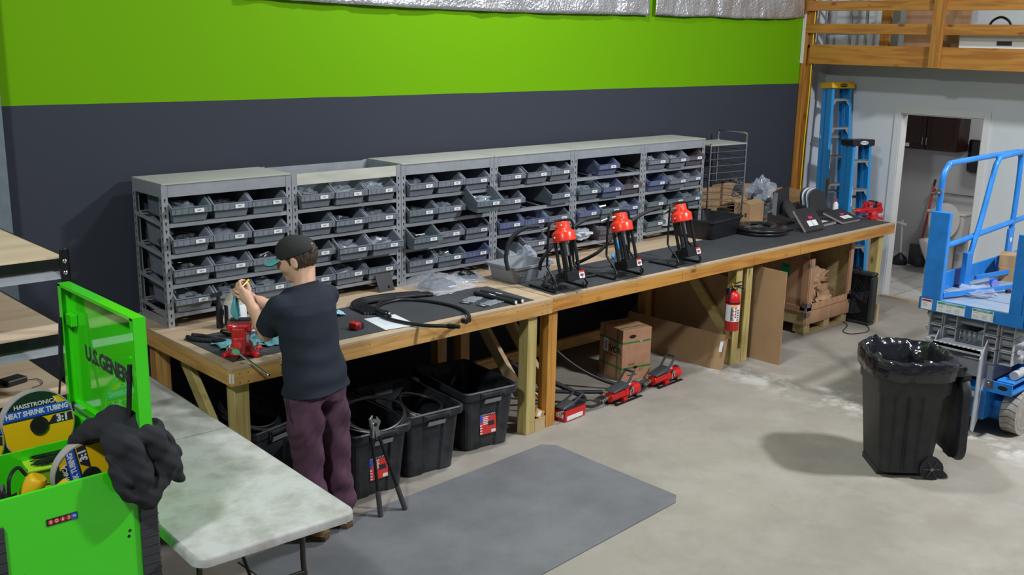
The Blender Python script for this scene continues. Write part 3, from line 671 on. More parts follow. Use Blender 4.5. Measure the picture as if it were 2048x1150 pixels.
# engineer's vises
def vise(loc, rz, label, sc=1., handle=True):
    t = thing('bench_vise', label, 'vise', loc, rz)
    s = SDF((-.20, -.13, -.01), (.26, .13, .26), .0045)
    s.put((-.16, -.10, 0), (.10, .10, .03), lambda X, Y, Z_: np.maximum(np.maximum(np.sqrt((X+.02)**2+Y**2)-.085, np.abs(Z_-.012)-.012), 0)+np.maximum(np.sqrt((X+.02)**2+Y**2)-.085, np.abs(Z_-.012)-.012).clip(None, 0), .008)
    for a in (.8, 2.4, -.8, -2.4): s.cone((-.02, 0, .012), (-.02+.11*math.cos(a), .11*math.sin(a), .012), .02, .018, .01)
    s.ell((-.02, 0, .05), (.06, .055, .05), .02)
    def bx(c, r, k=.01, rr=.008):
        def fn(X, Y, Z_):
            qx = np.abs(X-c[0])-r[0]+rr; qy = np.abs(Y-c[1])-r[1]+rr; qz = np.abs(Z_-c[2])-r[2]+rr
            return np.sqrt(qx.clip(0)**2+qy.clip(0)**2+qz.clip(0)**2)+np.maximum(np.maximum(qx, qy), qz).clip(None, 0)-rr
        s.put(np.array(c)-r, np.array(c)+r, fn, k)
    bx((-.02, 0, .105), (.10, .036, .035)); bx((-.07, 0, .155), (.035, .045, .045)); bx((-.055, 0, .195), (.026, .062, .022))
    s.cone((-.12, 0, .105), (-.10, 0, .15), .03, .03, .02)
    s.mesh('fixed_body', 'cast_red', t)
    s = SDF((-.05, -.13, -.01), (.30, .13, .26), .0045); 
    def bx2(c, r, k=.012, rr=.008):
        def fn(X, Y, Z_):
            qx = np.abs(X-c[0])-r[0]+rr; qy = np.abs(Y-c[1])-r[1]+rr; qz = np.abs(Z_-c[2])-r[2]+rr
            return np.sqrt(qx.clip(0)**2+qy.clip(0)**2+qz.clip(0)**2)+np.maximum(np.maximum(qx, qy), qz).clip(None, 0)-rr
        s.put(np.array(c)-r, np.array(c)+r, fn, k)
    bx2((.13, 0, .10), (.075, .030, .030)); bx2((.095, 0, .15), (.034, .036, .05)); bx2((.066, 0, .195), (.034, .062, .022))
    s.cone((.205, 0, .098), (.225, 0, .098), .038, .032, .01)
    s.mesh('sliding_jaw', 'cast_red', t)
    B('dull_steel').box((-.029, -.064, .180), (-.02, .064, .219)).build('jaw_plate', t); B('dull_steel').box((.020, -.064, .180), (.031, .064, .219)).build('jaw_plate', t)
    B('dark_metal').box((-.03, -.05, .217), (.03, .05, .226)).build('jaw_cap', t)
    B('steel').cyl((.225, 0, .098), (.262, 0, .098), .022, .02, 20).cyl((.262, 0, .098), (.268, 0, .098), .014).build('screw_head', t)
    if handle:
        hd = B('steel').cyl((.250, -.03, .125), (.262, .15, -.05), .0065, n=10).ell((.262, .15, -.05), (.011,)*3).ell((.250, -.03, .125), (.011,)*3).build('handle', t)
    B('green_cap').cyl((.266, 0, .098), (.271, 0, .098), .018, n=20).build('screw_cap', t)
    B('label_blue').box((-.055, -.0375, .095), (.015, -.0362, .12)).build('badge', t)
    for bx_, by_ in ((.02, -.07), (.02, .07), (-.09, .07)): B('steel').cyl((bx_, by_, .02), (bx_, by_, .05), .006).build('bolt', t)
    t.scale = (sc, sc*1.2, sc); return t
vise((.165, -1.215, Z), -2.20, 'red bench vise clamped on the left corner beside the person, chrome handle hanging down', .90)
vise((7.36, -1.10, Z), PI-.55, 'red bench vise at the far right end of the long workbench', .80)
# pliers, cutters and odds by the left vise
def tool(loc, rz, label, name='cable_cutter', L=.2):
    t = thing(name, label, 'tool', loc, rz)
    B('black_sleeve').tube([(-.02, -L, .014), (-.035, -L*.6, .014), (-.008, -.02, .014)], .013, res=4).build('handle', t)
    B('black_sleeve').tube([(.02, -L, .014), (.035, -L*.6, .014), (.008, -.02, .014)], .013, res=4).build('handle', t)
    b = B('dark_metal').cyl((0, 0, .004), (0, 0, .024), .024); b.hexa([(-.028, 0, .006), (-.006, 0, .006), (-.006, .06, .006), (-.02, .05, .006), (-.028, 0, .022), (-.006, 0, .022), (-.006, .06, .022), (-.02, .05, .022)]); b.hexa([(.006, 0, .006), (.028, 0, .006), (.02, .05, .006), (.006, .06, .006), (.006, 0, .022), (.028, 0, .022), (.02, .05, .022), (.006, .06, .022)]); b.build('jaws', t, bevel=.002)
tool((.165, -.93, Z), PI+.4, 'black cable cutter with open jaws lying left of the other tools')
def sockets(loc, n, label, seed):
    t = thing('impact_bits', label, 'tools', loc); r = random.Random(seed)
    for i in range(n):
        x, y = r.uniform(-.05, .05), r.uniform(-.03, .03)
        B('dark_metal').cyl((x, y, .015), (x+r.uniform(-.06, .06), y+.05, .015+r.uniform(0, .02)), .014, n=10).build('bit', t)
sockets((.30, -.86, Z), 7, 'black sockets and bits in a heap behind the left vise', 3)
tag(blob(B('dark_metal'), (0, 0, .03), (.06, .05, .03), 4, .4, 10, 7, 4, flat=0).build('chain_fittings', loc=(.62, -.42, H)), 'dark jumble of fittings on plywood in front of the second rack', 'fittings')
def rag(loc, r, m, seed, label, name='rag'):
    def fn(u, v):
        x = (u-.5)*2*r[0]; y = (v-.5)*2*r[1]; q = Vector((x*9+seed, y*9, seed))
        e = 1+.25*noise.noise(Vector((u*4, v*4, seed)))
        return (x*e, y*e, .004+abs(noise.noise(q))*r[2]*2+abs(noise.noise(q*2.3))*r[2])
    o = B(m).grid(fn, 26, 22).build(name, solid=.0012); o.location = loc; return tag(o, label, 'rag')
rag((.26, -1.05, Z), (.14, .11, .012), 'rag_teal', 2, 'teal shop rag lying flat behind the left vise')
rag((.46, -1.10, Z), (.12, .10, .015), 'rag_teal', 7, 'teal rag lying in front of the person beside the vise')
rag((1.09, -.55, H), (.10, .09, .03), 'rag_blue', 5, 'light blue rag on plywood just right of the person')
rag((1.0, -.84, Z), (.07, .06, .016), 'rag_blue', 8, 'small light blue rag on the mat right of the person')
def paper(loc, rz, w, h, label, lines=5):
    b = B('paper').at(loc, (0, 0, rz)).box((-w/2, -h/2, 0), (w/2, h/2, .0015)); b.mat('ink')
    for k in range(lines): b.box((-w*.3, h*.35-k*.02, .0016), (w*.1, h*.35-k*.02-.0012, .0018))
    return tag(b.build('paper_sheet'), label, 'paper')
paper((.60, -.90, Z), .5, .22, .28, 'white paper sheet half hidden behind the person'); paper((.56, -1.12, Z), .9, .14, .12, 'small white paper scrap on the mat at the person\'s elbow', 2)
paper((1.195, -1.195, Z), -.15, .22, .29, 'white printed sheet lying under the coiled hose loop', 8)
b = B('paper').box((-.16, -.04, 0), (.16, .04, .001)); tag(b.build('paper_strip', loc=(2.75, -1.06, H+.0005), rot=(0, 0, .6)), 'white paper strip lying under the leftmost red press', 'paper')
# jug of oil behind the vise
j = thing('glass_jug', 'clear jug with pale wrap-around label standing on plywood beside the hands', 'jug', (.425, -.67, H))
B('jug').lathe([(.001, 0), (.062, 0), (.066, .01), (.066, .15), (.055, .18), (.026, .215), (.022, .24), (.001, .24)], 24).build('body', j)
B('white_label').lathe([(.0668, .02), (.0672, .021), (.0672, .145), (.0668, .146)], 24).build('wrap_label', j); B('black_plastic').box((-.072, -.03, .02), (-.064, .0, .145)).build('label_edge', j)
B('black_plastic').cyl((0, 0, .24), (0, 0, .262), .024).build('lid', j)
s_ = thing('trigger_sprayer', 'slim black spray bottle standing left of the labelled jug', 'bottle', (.335, -.64, H)); B('black_plastic').lathe([(.001, 0), (.02, 0), (.02, .13), (.009, .16), (.009, .2), (.001, .2)], 14).build('body', s_); B('black_plastic').bar((-.05, 0, .205), (.02, 0, .21), .016, .022).build('trigger_head', s_)
# black plate standing against rack 2
tag(B('dark_metal').hexa([(-.065, 0, 0), (.065, 0, 0), (.065, .008, 0), (-.065, .008, 0), (-.075, .05, .13), (.055, .05, .145), (.055, .058, .145), (-.075, .058, .13)]).mat('dark').cyl((.02, .012, .03), (.02, .003, .03), .008).build('black_plate', loc=(1.665, -.53, H)), 'black steel plate with a small hole leaning against the second rack', 'plate')
# bundle of cut hoses
hb = None
for i in range(9):
    o = thing('cut_hose', 'one of the cut black hoses with crimped ends in the curved bundle', 'hose', (1.45, -.75, Z), group='bundle of cut black hoses')
    k = i*.022; pts = [(-.27+.014*i, -.17+.0-.012*i+.0, .012), (-.25+.012*i, -.02-.008*i, .012+.004*(i % 2)), (-.12, .10-k*.7, .014+.003*(i % 3)), (.10, .09-k*.7, .016), (.33, .02-k*.62, .014)]
    B('hose_black').tube(pts, .0085, 8, res=6).build('hose', o)
    p, q = Vector(pts[0]), Vector(pts[1]); d = (p-q).normalized(); b = B('dark_metal').cyl(p-d*.01, p+d*.03, .012, n=8); b.mat('steel').cyl(p+d*.03, p+d*.04, .008, n=8); b.build('crimp_fitting', o)
    p, q = Vector(pts[-1]), Vector(pts[-2]); d = (p-q).normalized()
    if i > 3: b = B('dark_metal').cyl(p-d*.01, p+d*.035, .012, n=8); b.mat('steel').cyl(p+d*.035, p+d*.042, .008, n=8); b.build('crimp_fitting', o)
lp = thing('hydraulic_hose', 'single long black hose coiled in a loop with both ends over the bench edge', 'hose', (1.45, -1.15, Z))
P = [(-.08, -.41, .022), (-.18, -.25, .012), (-.24, -.05, .012), (-.22, .13, .010), (-.10, .29, .010), (.08, .335, .010), (.20, .24, .010), (.27, .04, .010), (.255, -.15, .012), (.17, -.30, .020), (.09, -.385, .03)]
B('hose_black').tube(P, .0115, 10, res=8).build('hose', lp)
B('hose_black').tube([(-.235, -.02, .028), (-.20, .17, .028), (-.07, .31, .028), (.08, .348, .026)], .009, 8, res=6).build('hose', lp)
B('dark_metal').cyl((-.085, -.40, .022), (-.07, -.445, .026), .0165, n=8).cyl((-.07, -.445, .026), (-.055, -.475, .028), .012, n=8).build('end_fitting', lp)
B('dark_metal').cyl((.12, -.355, .025), (.08, -.40, .03), .0165, n=8).cyl((.08, -.4, .03), (.04, -.405, .03), .011, n=8).cyl((.045, -.42, .03), (.045, -.385, .03), .017, n=8).build('end_fitting', lp)
tm = thing('tape_measure', 'red and black tape measure lying on the mat right of the person', 'tape measure', (.945, -1.19, Z), .25)
B('red').box((-.04, -.033, 0), (.012, .033, .046)).build('case', tm, bevel=.012, seg=4); B('black_plastic').box((.0, -.03, .0), (.04, .03, .040)).build('grip', tm, bevel=.008, seg=3); B('ink').box((-.03, -.0345, .01), (-.008, -.033, .03)).build('badge', tm)
# clear bags with hose coils
def bigbag(loc, rx, ry, rz, label, seed, rot=0):
    t = thing('clear_bag', label, 'bag', loc, rot)
    def fn(u, v):
        x = (u-.5)*2; y = (v-.5)*2; r = max(0, 1-abs(x)**3)*max(0, 1-abs(y)**3)
        return (x*rx*(1+.06*noise.noise(Vector((v*5, seed, 1)))), y*ry*(1+.08*noise.noise(Vector((u*5, 3, seed)))), .003+rz*r**.6+.014*noise.noise(Vector((x*4, y*4, seed)))*(r+.1)+.012*abs(noise.noise(Vector((x*11, y*9, seed))))*(r+.15))
    B('bag').grid(fn, 44, 34).build('film', t)
    for k in range(3): B('hose_black').tube([((.62-.13*k)*rx*math.cos(a*PI/6), (.55-.1*k)*ry*math.sin(a*PI/6), .014+k*.012) for a in range(12)], .009, 8, closed=True, res=3).build('coiled_hose', t)
    B('white_label').box((-.02, -ry*.7, rz*.30), (.05, -ry*.7+.03, rz*.30+.001)).build('sticker', t)
    B('paper').box((-rx*.9, -ry*.96, .008), (rx*.9, -ry*.945, .011)).build('zip_strip', t)
bigbag((2.02, -.64, Z), .21, .22, .07, 'large clear zip bag of coiled black hose on the left bench', 3, .1)
bigbag((2.36, -.56, H), .13, .16, .03, 'flat clear bag of black fittings left of the grey tub', 8, -.5)
for loc, rz, lab, sd in (((1.955, -1.10, Z), .35, 'small clear packet with black and white card on left bench, nearer the big bag', 2), ((2.0, -1.25, Z), .1, 'small clear packet of chrome fittings lying nearest the front edge', 6)):
    t = thing('fitting_packet', lab, 'packet', loc, rz)
    def fn(u, v): return ((u-.5)*.15, (v-.5)*.09, .004+.016*math.sin(u*PI)*math.sin(v*PI)+.012*abs(noise.noise(Vector((u*7, v*6, sd)))))
    B('bag').grid(fn, 18, 12).build('film', t); B('ink').at((-.09, 0, .003)).box((-.03, -.04, 0), (.018, .04, .002)).build('header_card', t); text('FIX', .03, 'white_label', (-.096, 0, .0055), (0, 0, PI/2), t)
    B('steel').cyl((0, 0, .012), (.03, .01, .012), .01).cyl((.03, -.02, .01), (.05, -.02, .01), .008).build('fittings', t)
for dx, lab in ((0, 'black foam tube lying left of its twin, near the bench front'), (.06, 'black foam tube lying right of its twin, near the bench front')):
    t = thing('foam_tube', lab, 'tube', (2.08+dx, -1.19, Z)); B('black_sleeve').cyl((-.02, .19, .016), (.02, -.18, .016), .0155, n=14).build('tube', t); B('white_label').cyl((.02, -.18, .016), (.0205, -.185, .016), .011).build('end_tag', t); B('paper').box((-.006, .0, .0312), (.004, .06, .0318)).build('tag', t)
# grey tub with hand shaped sticker
def tub(name, m, label, loc, rz, L, W, Hh, lip=.012, flare=.9):
    t = thing(name, label, 'tub', loc, rz)
    def ring(l, w, z, r=.04, n=5):
        out = []
        for (sx, sy, a0) in ((1, 1, 0), (-1, 1, PI/2), (-1, -1, PI), (1, -1, 1.5*PI)):
            for k in range(n+1): a = a0+k*PI/2/n; out.append((sx*(l-r)+r*math.cos(a), sy*(w-r)+r*math.sin(a), z))
        return out
    a, c = L/2, W/2; f = flare
    b = B(m).rings([ring(a*f-.02, c*f-.02, 0), ring(a*f-.005, c*f-.005, .003), ring(a*f, c*f, .012), ring(a*.985, c*.985, Hh-.02), ring(a+lip, c+lip, Hh-.018), ring(a+lip, c+lip, Hh), ring(a-.004, c-.004, Hh), ring(a*f-.006, c*f-.006, .014), ring(a*f-.02, c*f-.02, .005)]); b.build('body', t)
    return t
gt = tub('grey_tub', 'grey_tub', 'shallow grey plastic tub standing left of the leftmost red press', (2.68, -.80, H), .03, .40, .30, .125)
gm = B('white_label'); 
for (x, z) in ((-.13, .085), (-.115, .075), (-.13, .068), (-.145, .076), (-.122, .058), (-.137, .058)): gm.box((x-.010, -.1475, z-.0045), (x+.010, -.1455, z+.0045))
gm.mat('ink')
for (x, z) in ((-.13, .085), (-.115, .075), (-.13, .068), (-.145, .076), (-.122, .058), (-.137, .058)): gm.box((x-.0065, -.148, z-.002), (x+.0065, -.147, z+.002))
gm.build('sticker', gt)
tag(B('paper').tube([(2.64, -.83, H+.012), (2.68, -.82, H+.03), (2.72, -.85, H+.012)], .004, res=5).build('white_tie', ), 'white plastic tie lying inside the grey tub', 'tie')
tub('black_tub', 'black_plastic', 'large black plastic tub standing right of the rightmost red press', (5.25, -.60, Z), .12, .56, .42, .175)
tub('black_tub', 'black_plastic', 'black plastic tub at the back, behind the wire rack', (5.78, -.22, H), .05, .42, .26, .13)
# three hydraulic presses
def press(first=None):
    t = thing('hydraulic_press', None, 'press')
    fr = []
    for s in (-1, 1):
        x = .135*s
        fr += []
    R = .0085
    B('dark_metal').tube([(-.15, .27, R), (-.15, .02, R), (-.15, -.0, .014), (-.145, -.015, .045), (-.135, .03, .10), (-.128, .10, .155), (-.125, .115, .20), (-.115, .12, .43), (-.105, .12, .465), (-.07, .12, .485), (.07, .12, .485), (.105, .12, .465), (.115, .12, .43), (.125, .115, .20), (.128, .10, .155), (.135, .03, .10), (.145, -.015, .045), (.15, -.0, .014), (.15, .02, R), (.15, .27, R)], R, 10, res=4).build('tube_frame', t)
    th = math.radians(17)
    def A(b): b.M = Matrix.Translation((0, .0, .09)) @ Euler((-th, 0, 0)).to_matrix().to_4x4(); return b
    A(B('bright_red')).lathe([(.001, .262), (.079, .262), (.083, .266), (.083, .322), (.080, .328), (.057, .347), (.053, .354), (.053, .396), (.050, .400), (.001, .400)], 36).build('cylinder_head', t)
    b = A(B('dark_metal'))
    for x, y in ((-.055, -.04), (.055, -.04), (-.055, .04), (.055, .04)): b = A(B('dark_metal')).cyl((x, y, .0), (x, y, .275), .0125, n=12); b.build('rod', t)
    A(B('steel')).cyl((0, 0, .16), (0, 0, .275), .022).build('ram', t); A(B('black_plastic')).cyl((0.0, 0.035, .06), (0, .035, .26), .018).build('hose_sleeve', t)
    A(B('dark_metal')).box((-.085, -.065, -.02), (.085, -.03, .045)).box((-.085, .025, -.02), (.085, .06, .045)).box((-.085, -.03, -.02), (-.06, .025, .04)).box((.06, -.03, -.02), (.085, .025, .04)).build('base_block', t, bevel=.003)
    A(B('dark_metal')).cyl((0, 0, .03), (0, 0, .058), .05, n=20).build('die', t)
    A(B('dark_metal')).box((.08, -.01, .0), (.145, .02, .03)).box((.13, -.014, -.004), (.155, .024, .034)).build('release_arm', t, bevel=.002)
    l = A(B('white_label')).box((.025, -.0665, -.012), (.075, -.0655, .04)); l.mat('label_red').box((.025, -.0672, .028), (.075, -.0664, .04)); l.mat('ink').box((.034, -.0672, .002), (.046, -.0664, .02)).box((.054, -.0672, .002), (.064, -.0664, .02)); l.mat('label_red').box((.046, -.0672, -.008), (.056, -.0664, .02)); l.build('warning_label', t)
    A(B('steel')).ell((-.052, -.05, .373), (.009, .009, .009)).ell((-.085, -.0, .295), (.012, .008, .008)).build('port', t)
    B('dark_metal').tube([(.045, -.075, .07), (.04, -.085, .03), (.055, -.085, .03), (.05, -.075, .07)], .003, 6, res=3).build('hook', t)
    B('dark_metal').cyl((-.137, .05, .10), (-.118, .04, .09), .012).build('pivot', t); B('dark_metal').cyl((.118, .05, .10), (.137, .04, .09), .012).build('pivot', t)
    b = A(B('steel')); b.tube([(-.05-.0, .0, .373), (-.075, .02, .372), (-.10, .035, .368)], .012, 10); b.cyl((-.10, .035, .368), (-.145, .06, .358), .0145, .013, 12); b.build('coupler', t)
    B('black_plastic').tube([(.118, .13, .41), (.125, .14, .35), (.135, .15, .30), (.14, .155, .24), (.142, .157, .19)], [.009, .014, .019, .016, .004], 10, res=3).build('hanging_coupler', t)
    return t
pr = press()
for i, (x, y, lab) in enumerate(((2.675, -1.325, 'leftmost of the three red-headed hydraulic presses, next to the grey tub'), (3.31, -1.315, 'middle one of the three red-headed hydraulic presses'), (4.02, -1.325, 'rightmost of the three red-headed hydraulic presses, beside the black tub'))):
    o = pr if i == 0 else copy_tree(pr); o.location = (x, y, Z if i else Z); o.rotation_euler = (0, 0, (-.06, -.02, .02)[i]); o['label'] = lab; o['group'] = 'red-headed hydraulic presses'
def hose(name, pts, r, label, m='hose_black', res=8, cat='hose'): return tag(B(m).tube(pts, r, 10, res=res).build(name), label, cat)
hose('press_hose', [(2.53, -1.14, 1.425), (2.44, -1.08, 1.41), (2.36, -1.03, 1.33), (2.33, -1.02, 1.21), (2.345, -1.03, 1.115)], .015, 'black sleeved hose arching from the leftmost press to the grey tub', 'black_sleeve')
hose('press_hose', [(3.165, -1.13, 1.425), (3.05, -1.08, 1.40), (2.92, -1.05, 1.33), (2.80, -1.03, 1.25), (2.72, -.98, 1.12), (2.80, -.90, 1.01), (2.9, -.86, .99)], .014, 'black sleeved hose running from the middle press behind the leftmost press', 'black_sleeve')
hose('press_hose', [(3.875, -1.13, 1.425), (3.76, -1.08, 1.39), (3.62, -1.04, 1.32), (3.48, -1.02, 1.24), (3.36, -.98, 1.12), (3.30, -.86, 1.03), (3.28, -.78, .99)], .014, 'black sleeved hose running from the rightmost press behind the middle press', 'black_sleeve')
hose('foot_hose', [(2.85, -1.15, Z+.012), (2.95, -1.12, Z+.012), (3.06, -1.13, Z+.012), (3.14, -1.14, Z+.012)], .011, 'short black hose lying between the left and middle presses')
tag(blob(B('bag_dark'), (0, 0, .05), (.05, .06, .055), 21, .4, 12, 9, 4, flat=0).build('clamp_cluster', loc=(2.60, -1.19, Z)), 'dark jumble of clamps at the foot of the leftmost press', 'fittings')
br_ = thing('blue_brush', 'bright blue and steel scraper standing between the middle and right presses', 'tool', (3.78, -.80, H)); B('light_blue').at((0, 0, .12)).ell((0, 0, 0), (.022, .012, .045)).build('handle', br_); B('steel').box((-.035, -.002, .005), (.035, .002, .085)).build('blade', br_); B('light_blue').at((-.06, 0, .03)).ell((0, 0, 0), (.018, .012, .02)).build('cap', br_)
# coil of wrapped hose
co = thing('hose_coil', 'flat coil of black hose wrapped in shiny film on the right bench', 'hose coil', (5.72, -.86, Z))
for k in range(6): B('hose_black').tube([((.225-.026*k)*math.cos(a*PI/8), (.225-.026*k)*math.sin(a*PI/8), .02+.006*min(k, 3)) for a in range(16)], .019, 10, closed=True, res=2).build('turn', co)
B('hose_black').tube([(.235*math.cos(a*PI/8), .235*math.sin(a*PI/8), .05) for a in range(16)], .018, 10, closed=True, res=2).build('turn', co)
B('trash_bag').grid(lambda u, v: ((.245-.15*v)*math.cos(2*PI*u), (.245-.15*v)*math.sin(2*PI*u), .066+.012*math.sin(v*PI)+.004*noise.noise(Vector((u*30, v*6, 2)))), 60, 6).build('film', co)
B('dull_steel').box((-.25, -.02, .074), (.0, .01, .078)).build('strap', co); B('black_plastic').cyl((.20, -.13, .03), (.29, -.16, .03), .018).build('hose_end', co); B('white_label').cyl((.29, -.16, .03), (.292, -.161, .03), .014).build('end_tag', co)
# cardboard by the wire rack
cbx = thing('cardboard_box', 'small plain cardboard box with open flaps standing in front of the grey bags', 'box', (6.14, -.44, H), .10)
B('cardboard').box((-.135, -.09, 0), (.135, .09, .20)).build('carton', cbx, bevel=.002)
B('cardboard').add([(-.135, -.09, .2), (.135, -.09, .2), (.14, .0, .225), (-.13, .0, .215)], [(0, 1, 2, 3)]).add([(-.135, .09, .2), (.135, .09, .2), (.15, .16, .235), (-.12, .16, .23)], [(0, 1, 2, 3)]).build('flap', cbx, solid=.003)
B('ink').box((-.1355, -.05, .07), (-.1348, -.03, .11)).box((-.1355, .0, .05), (-.1348, .02, .12)).build('print', cbx)
cp = thing('cardboard_sheet', 'tall folded cardboard sheet standing behind the small box', 'cardboard', (6.02, -.17, H), .04)
B('cardboard').box((-.14, 0, 0), (.15, .008, .36)).add([(.15, 0, .14), (.44, -.05, .14), (.46, -.05, .33), (.15, 0, .36)], [(0, 1, 2, 3)]).build('panel', cp, solid=.004)
B('cardboard').hexa([(-.48, .0, .16), (-.14, .0, .12), (-.14, .06, .12), (-.48, .06, .16), (-.47, .0, .33), (-.14, .0, .34), (-.14, .06, .34), (-.47, .06, .33)]).build('folded_flap', cp, bevel=.006)
def drapebag(name, loc, r, seed, label, m='bag_frost'):
    o = blob(B(m), (0, 0, r[2]*.8), r, seed, .22, 34, 22, 2.4, flat=0).build(name); o.location = loc; return tag(o, label, 'bag')
drapebag('grey_film_bag', (6.62, -.24, H), (.20, .15, .20), 5, 'large crumpled translucent grey bag behind the small cardboard box', 'bag')
tag(blob(B('bag_dark'), (0, 0, .12), (.17, .12, .14), 6, .3, 18, 12, 2.5, flat=0).build('dark_film_bag', loc=(6.60, -.24, H)), 'dark wrapped bundle inside the crumpled grey bag', 'bundle')
drapebag('grey_film_bag', (6.33, -.12, H+.16), (.14, .08, .12), 15, 'dark shiny film bag poking up behind the cardboard sheet', 'bag_dark')
# folders
def folder(loc, rz, tilt, label, name='expanding_folder'):
    t = thing(name, label, 'folder', loc, rot=(tilt, 0, rz))
    W, D_, T_ = .33, .24, .028
    B('folder_black').box((-W/2, -D_/2, 0), (W/2, D_/2, .003)).build('back_cover', t); B('folder_black').box((-W/2, -D_/2, T_), (W/2, D_/2, T_+.003)).build('front_cover', t)
    cols = ['paper', 'label_red', 'light_blue', 'sticky_yellow', 'paper', 'label_green', 'bin_blue', 'orange', 'paper']
    b = B('paper')
    for k, c in enumerate(cols): b.mat(c).box((-W/2+.003, -D_/2+.002, .004+k*.0026), (W/2-.003, D_/2-.004, .0058+k*.0026))
    b.build('tabs', t)
    B('white_label').box((-.075, -.075, T_+.003), (.0, -.015, T_+.0038)).box((.008, -.075, T_+.003), (.083, -.015, T_+.0038)).build('label', t)
    B('magenta').box((-.02, .0, T_+.003), (.045, .028, T_+.009)).build('clasp', t, bevel=.004); return t
folder((6.20, -1.06, Z+.092), .0, .88, 'black expanding folder with two white labels propped up nearest the coil')
folder((6.93, -1.0, Z+.036), -.02, .30, 'black expanding folder with two white labels lying flat near the vise')
folder((6.57, -.95, Z+.002), .05, .0, 'black expanding folder lying flat between the two other folders')
def holder(loc, rz, label, fill, seed):
    t = thing('desk_file_holder', label, 'holder', loc, rz)
    B('folder_black').hexa([(-.15, -.10, 0), (.15, -.10, 0), (.15, .10, 0), (-.15, .10, 0), (-.15, -.10, .06), (.15, -.10, .06), (.15, .10, .12), (-.15, .10, .12)]).build('tray', t)
    n = 6
    for k in range(n):
        y = -.06+k*.028; B(fill[k % len(fill)]).prism([(.0+ .115*math.cos(a), .06+.13*math.sin(a)) for a in [j*PI/10 for j in range(11)]]+[(-.115, -.06), (.115, -.06)], -.002, .004)
        b = B(fill[k % len(fill)]); b.M = Matrix.Translation((.0+rnd.uniform(-.01, .01), y, .12)) @ Euler((PI/2-.25, 0, rnd.uniform(-.1, .1))).to_matrix().to_4x4()
        b.prism([(.11*math.cos(a), .06+.10*math.sin(a)) for a in [j*PI/12 for j in range(13)]]+[(-.11, -.06), (.11, -.06)], -.003, .003); b.build('divider', t)
    return t
holder((7.05, -.62, Z), -.25, 'black file holder stuffed with rounded grey and white templates', ['folder_black', 'bin_grey', 'paper', 'bin_slate', 'paper', 'bumper'], 2)
hp_ = thing('desk_file_holder', 'black file holder with tall black backs standing right of the grey bags', 'holder', (6.45, -.66, Z), .05)
B('folder_black').hexa([(-.17, -.12, 0), (.15, -.12, 0), (.15, .10, 0), (-.17, .10, 0), (-.17, -.12, .05), (.15, -.12, .05), (.15, .10, .09), (-.17, .10, .09)]).build('tray', hp_)
B('folder_black').hexa([(-.15, .02, .06), (.16, .05, .06), (.16, .07, .06), (-.15, .04, .06), (-.15, .05, .30), (.18, .08, .33), (.18, .10, .33), (-.15, .07, .30)]).build('tall_folder', hp_); B('bin_grey').box((-.158, .015, .06), (-.151, .055, .30)).build('pale_edge', hp_)
for k in range(4):
    b = B('folder_black'); b.M = Matrix.Translation((.03, -.02-.02*k, .10-.01*k)) @ Euler((PI/2-.3-.12*k, 0, .1)).to_matrix().to_4x4(); b.prism([(.12*math.cos(a), .03+.09*math.sin(a)) for a in [j*PI/12 for j in range(13)]]+[(-.12, -.06), (.12, -.06)], -.002, .002); b.build('divider', hp_)
ob = thing('open_carton', 'open low cardboard box at the back corner of the bench', 'box', (7.12, -.22, H), .05)
B('cardboard_in').box((-.2, -.11, 0), (.2, .11, .005)).box((-.2, -.11, 0), (.2, -.106, .09)).box((-.2, .106, 0), (.2, .11, .13)).box((-.2, -.11, 0), (-.196, .11, .1)).box((.196, -.11, 0), (.2, .11, .12)).add([(.2, -.11, .12), (.2, .11, .12), (.24, .11, .21), (.24, -.11, .19)], [(0, 1, 2, 3)]).add([(-.2, .11, .13), (.2, .11, .13), (.2, .15, .21), (-.2, .15, .21)], [(0, 1, 2, 3)]).build('carton', ob)
sp_ = thing('spray_bottle', 'small white bottle standing beside the stuffed file holder', 'bottle', (7.30, -.72, Z)); B('white_label').lathe([(.001, 0), (.028, 0), (.028, .10), (.012, .13), (.001, .13)], 14).build('body', sp_); B('label_red').cyl((0, 0, .13), (0, 0, .155), .014).build('cap', sp_)
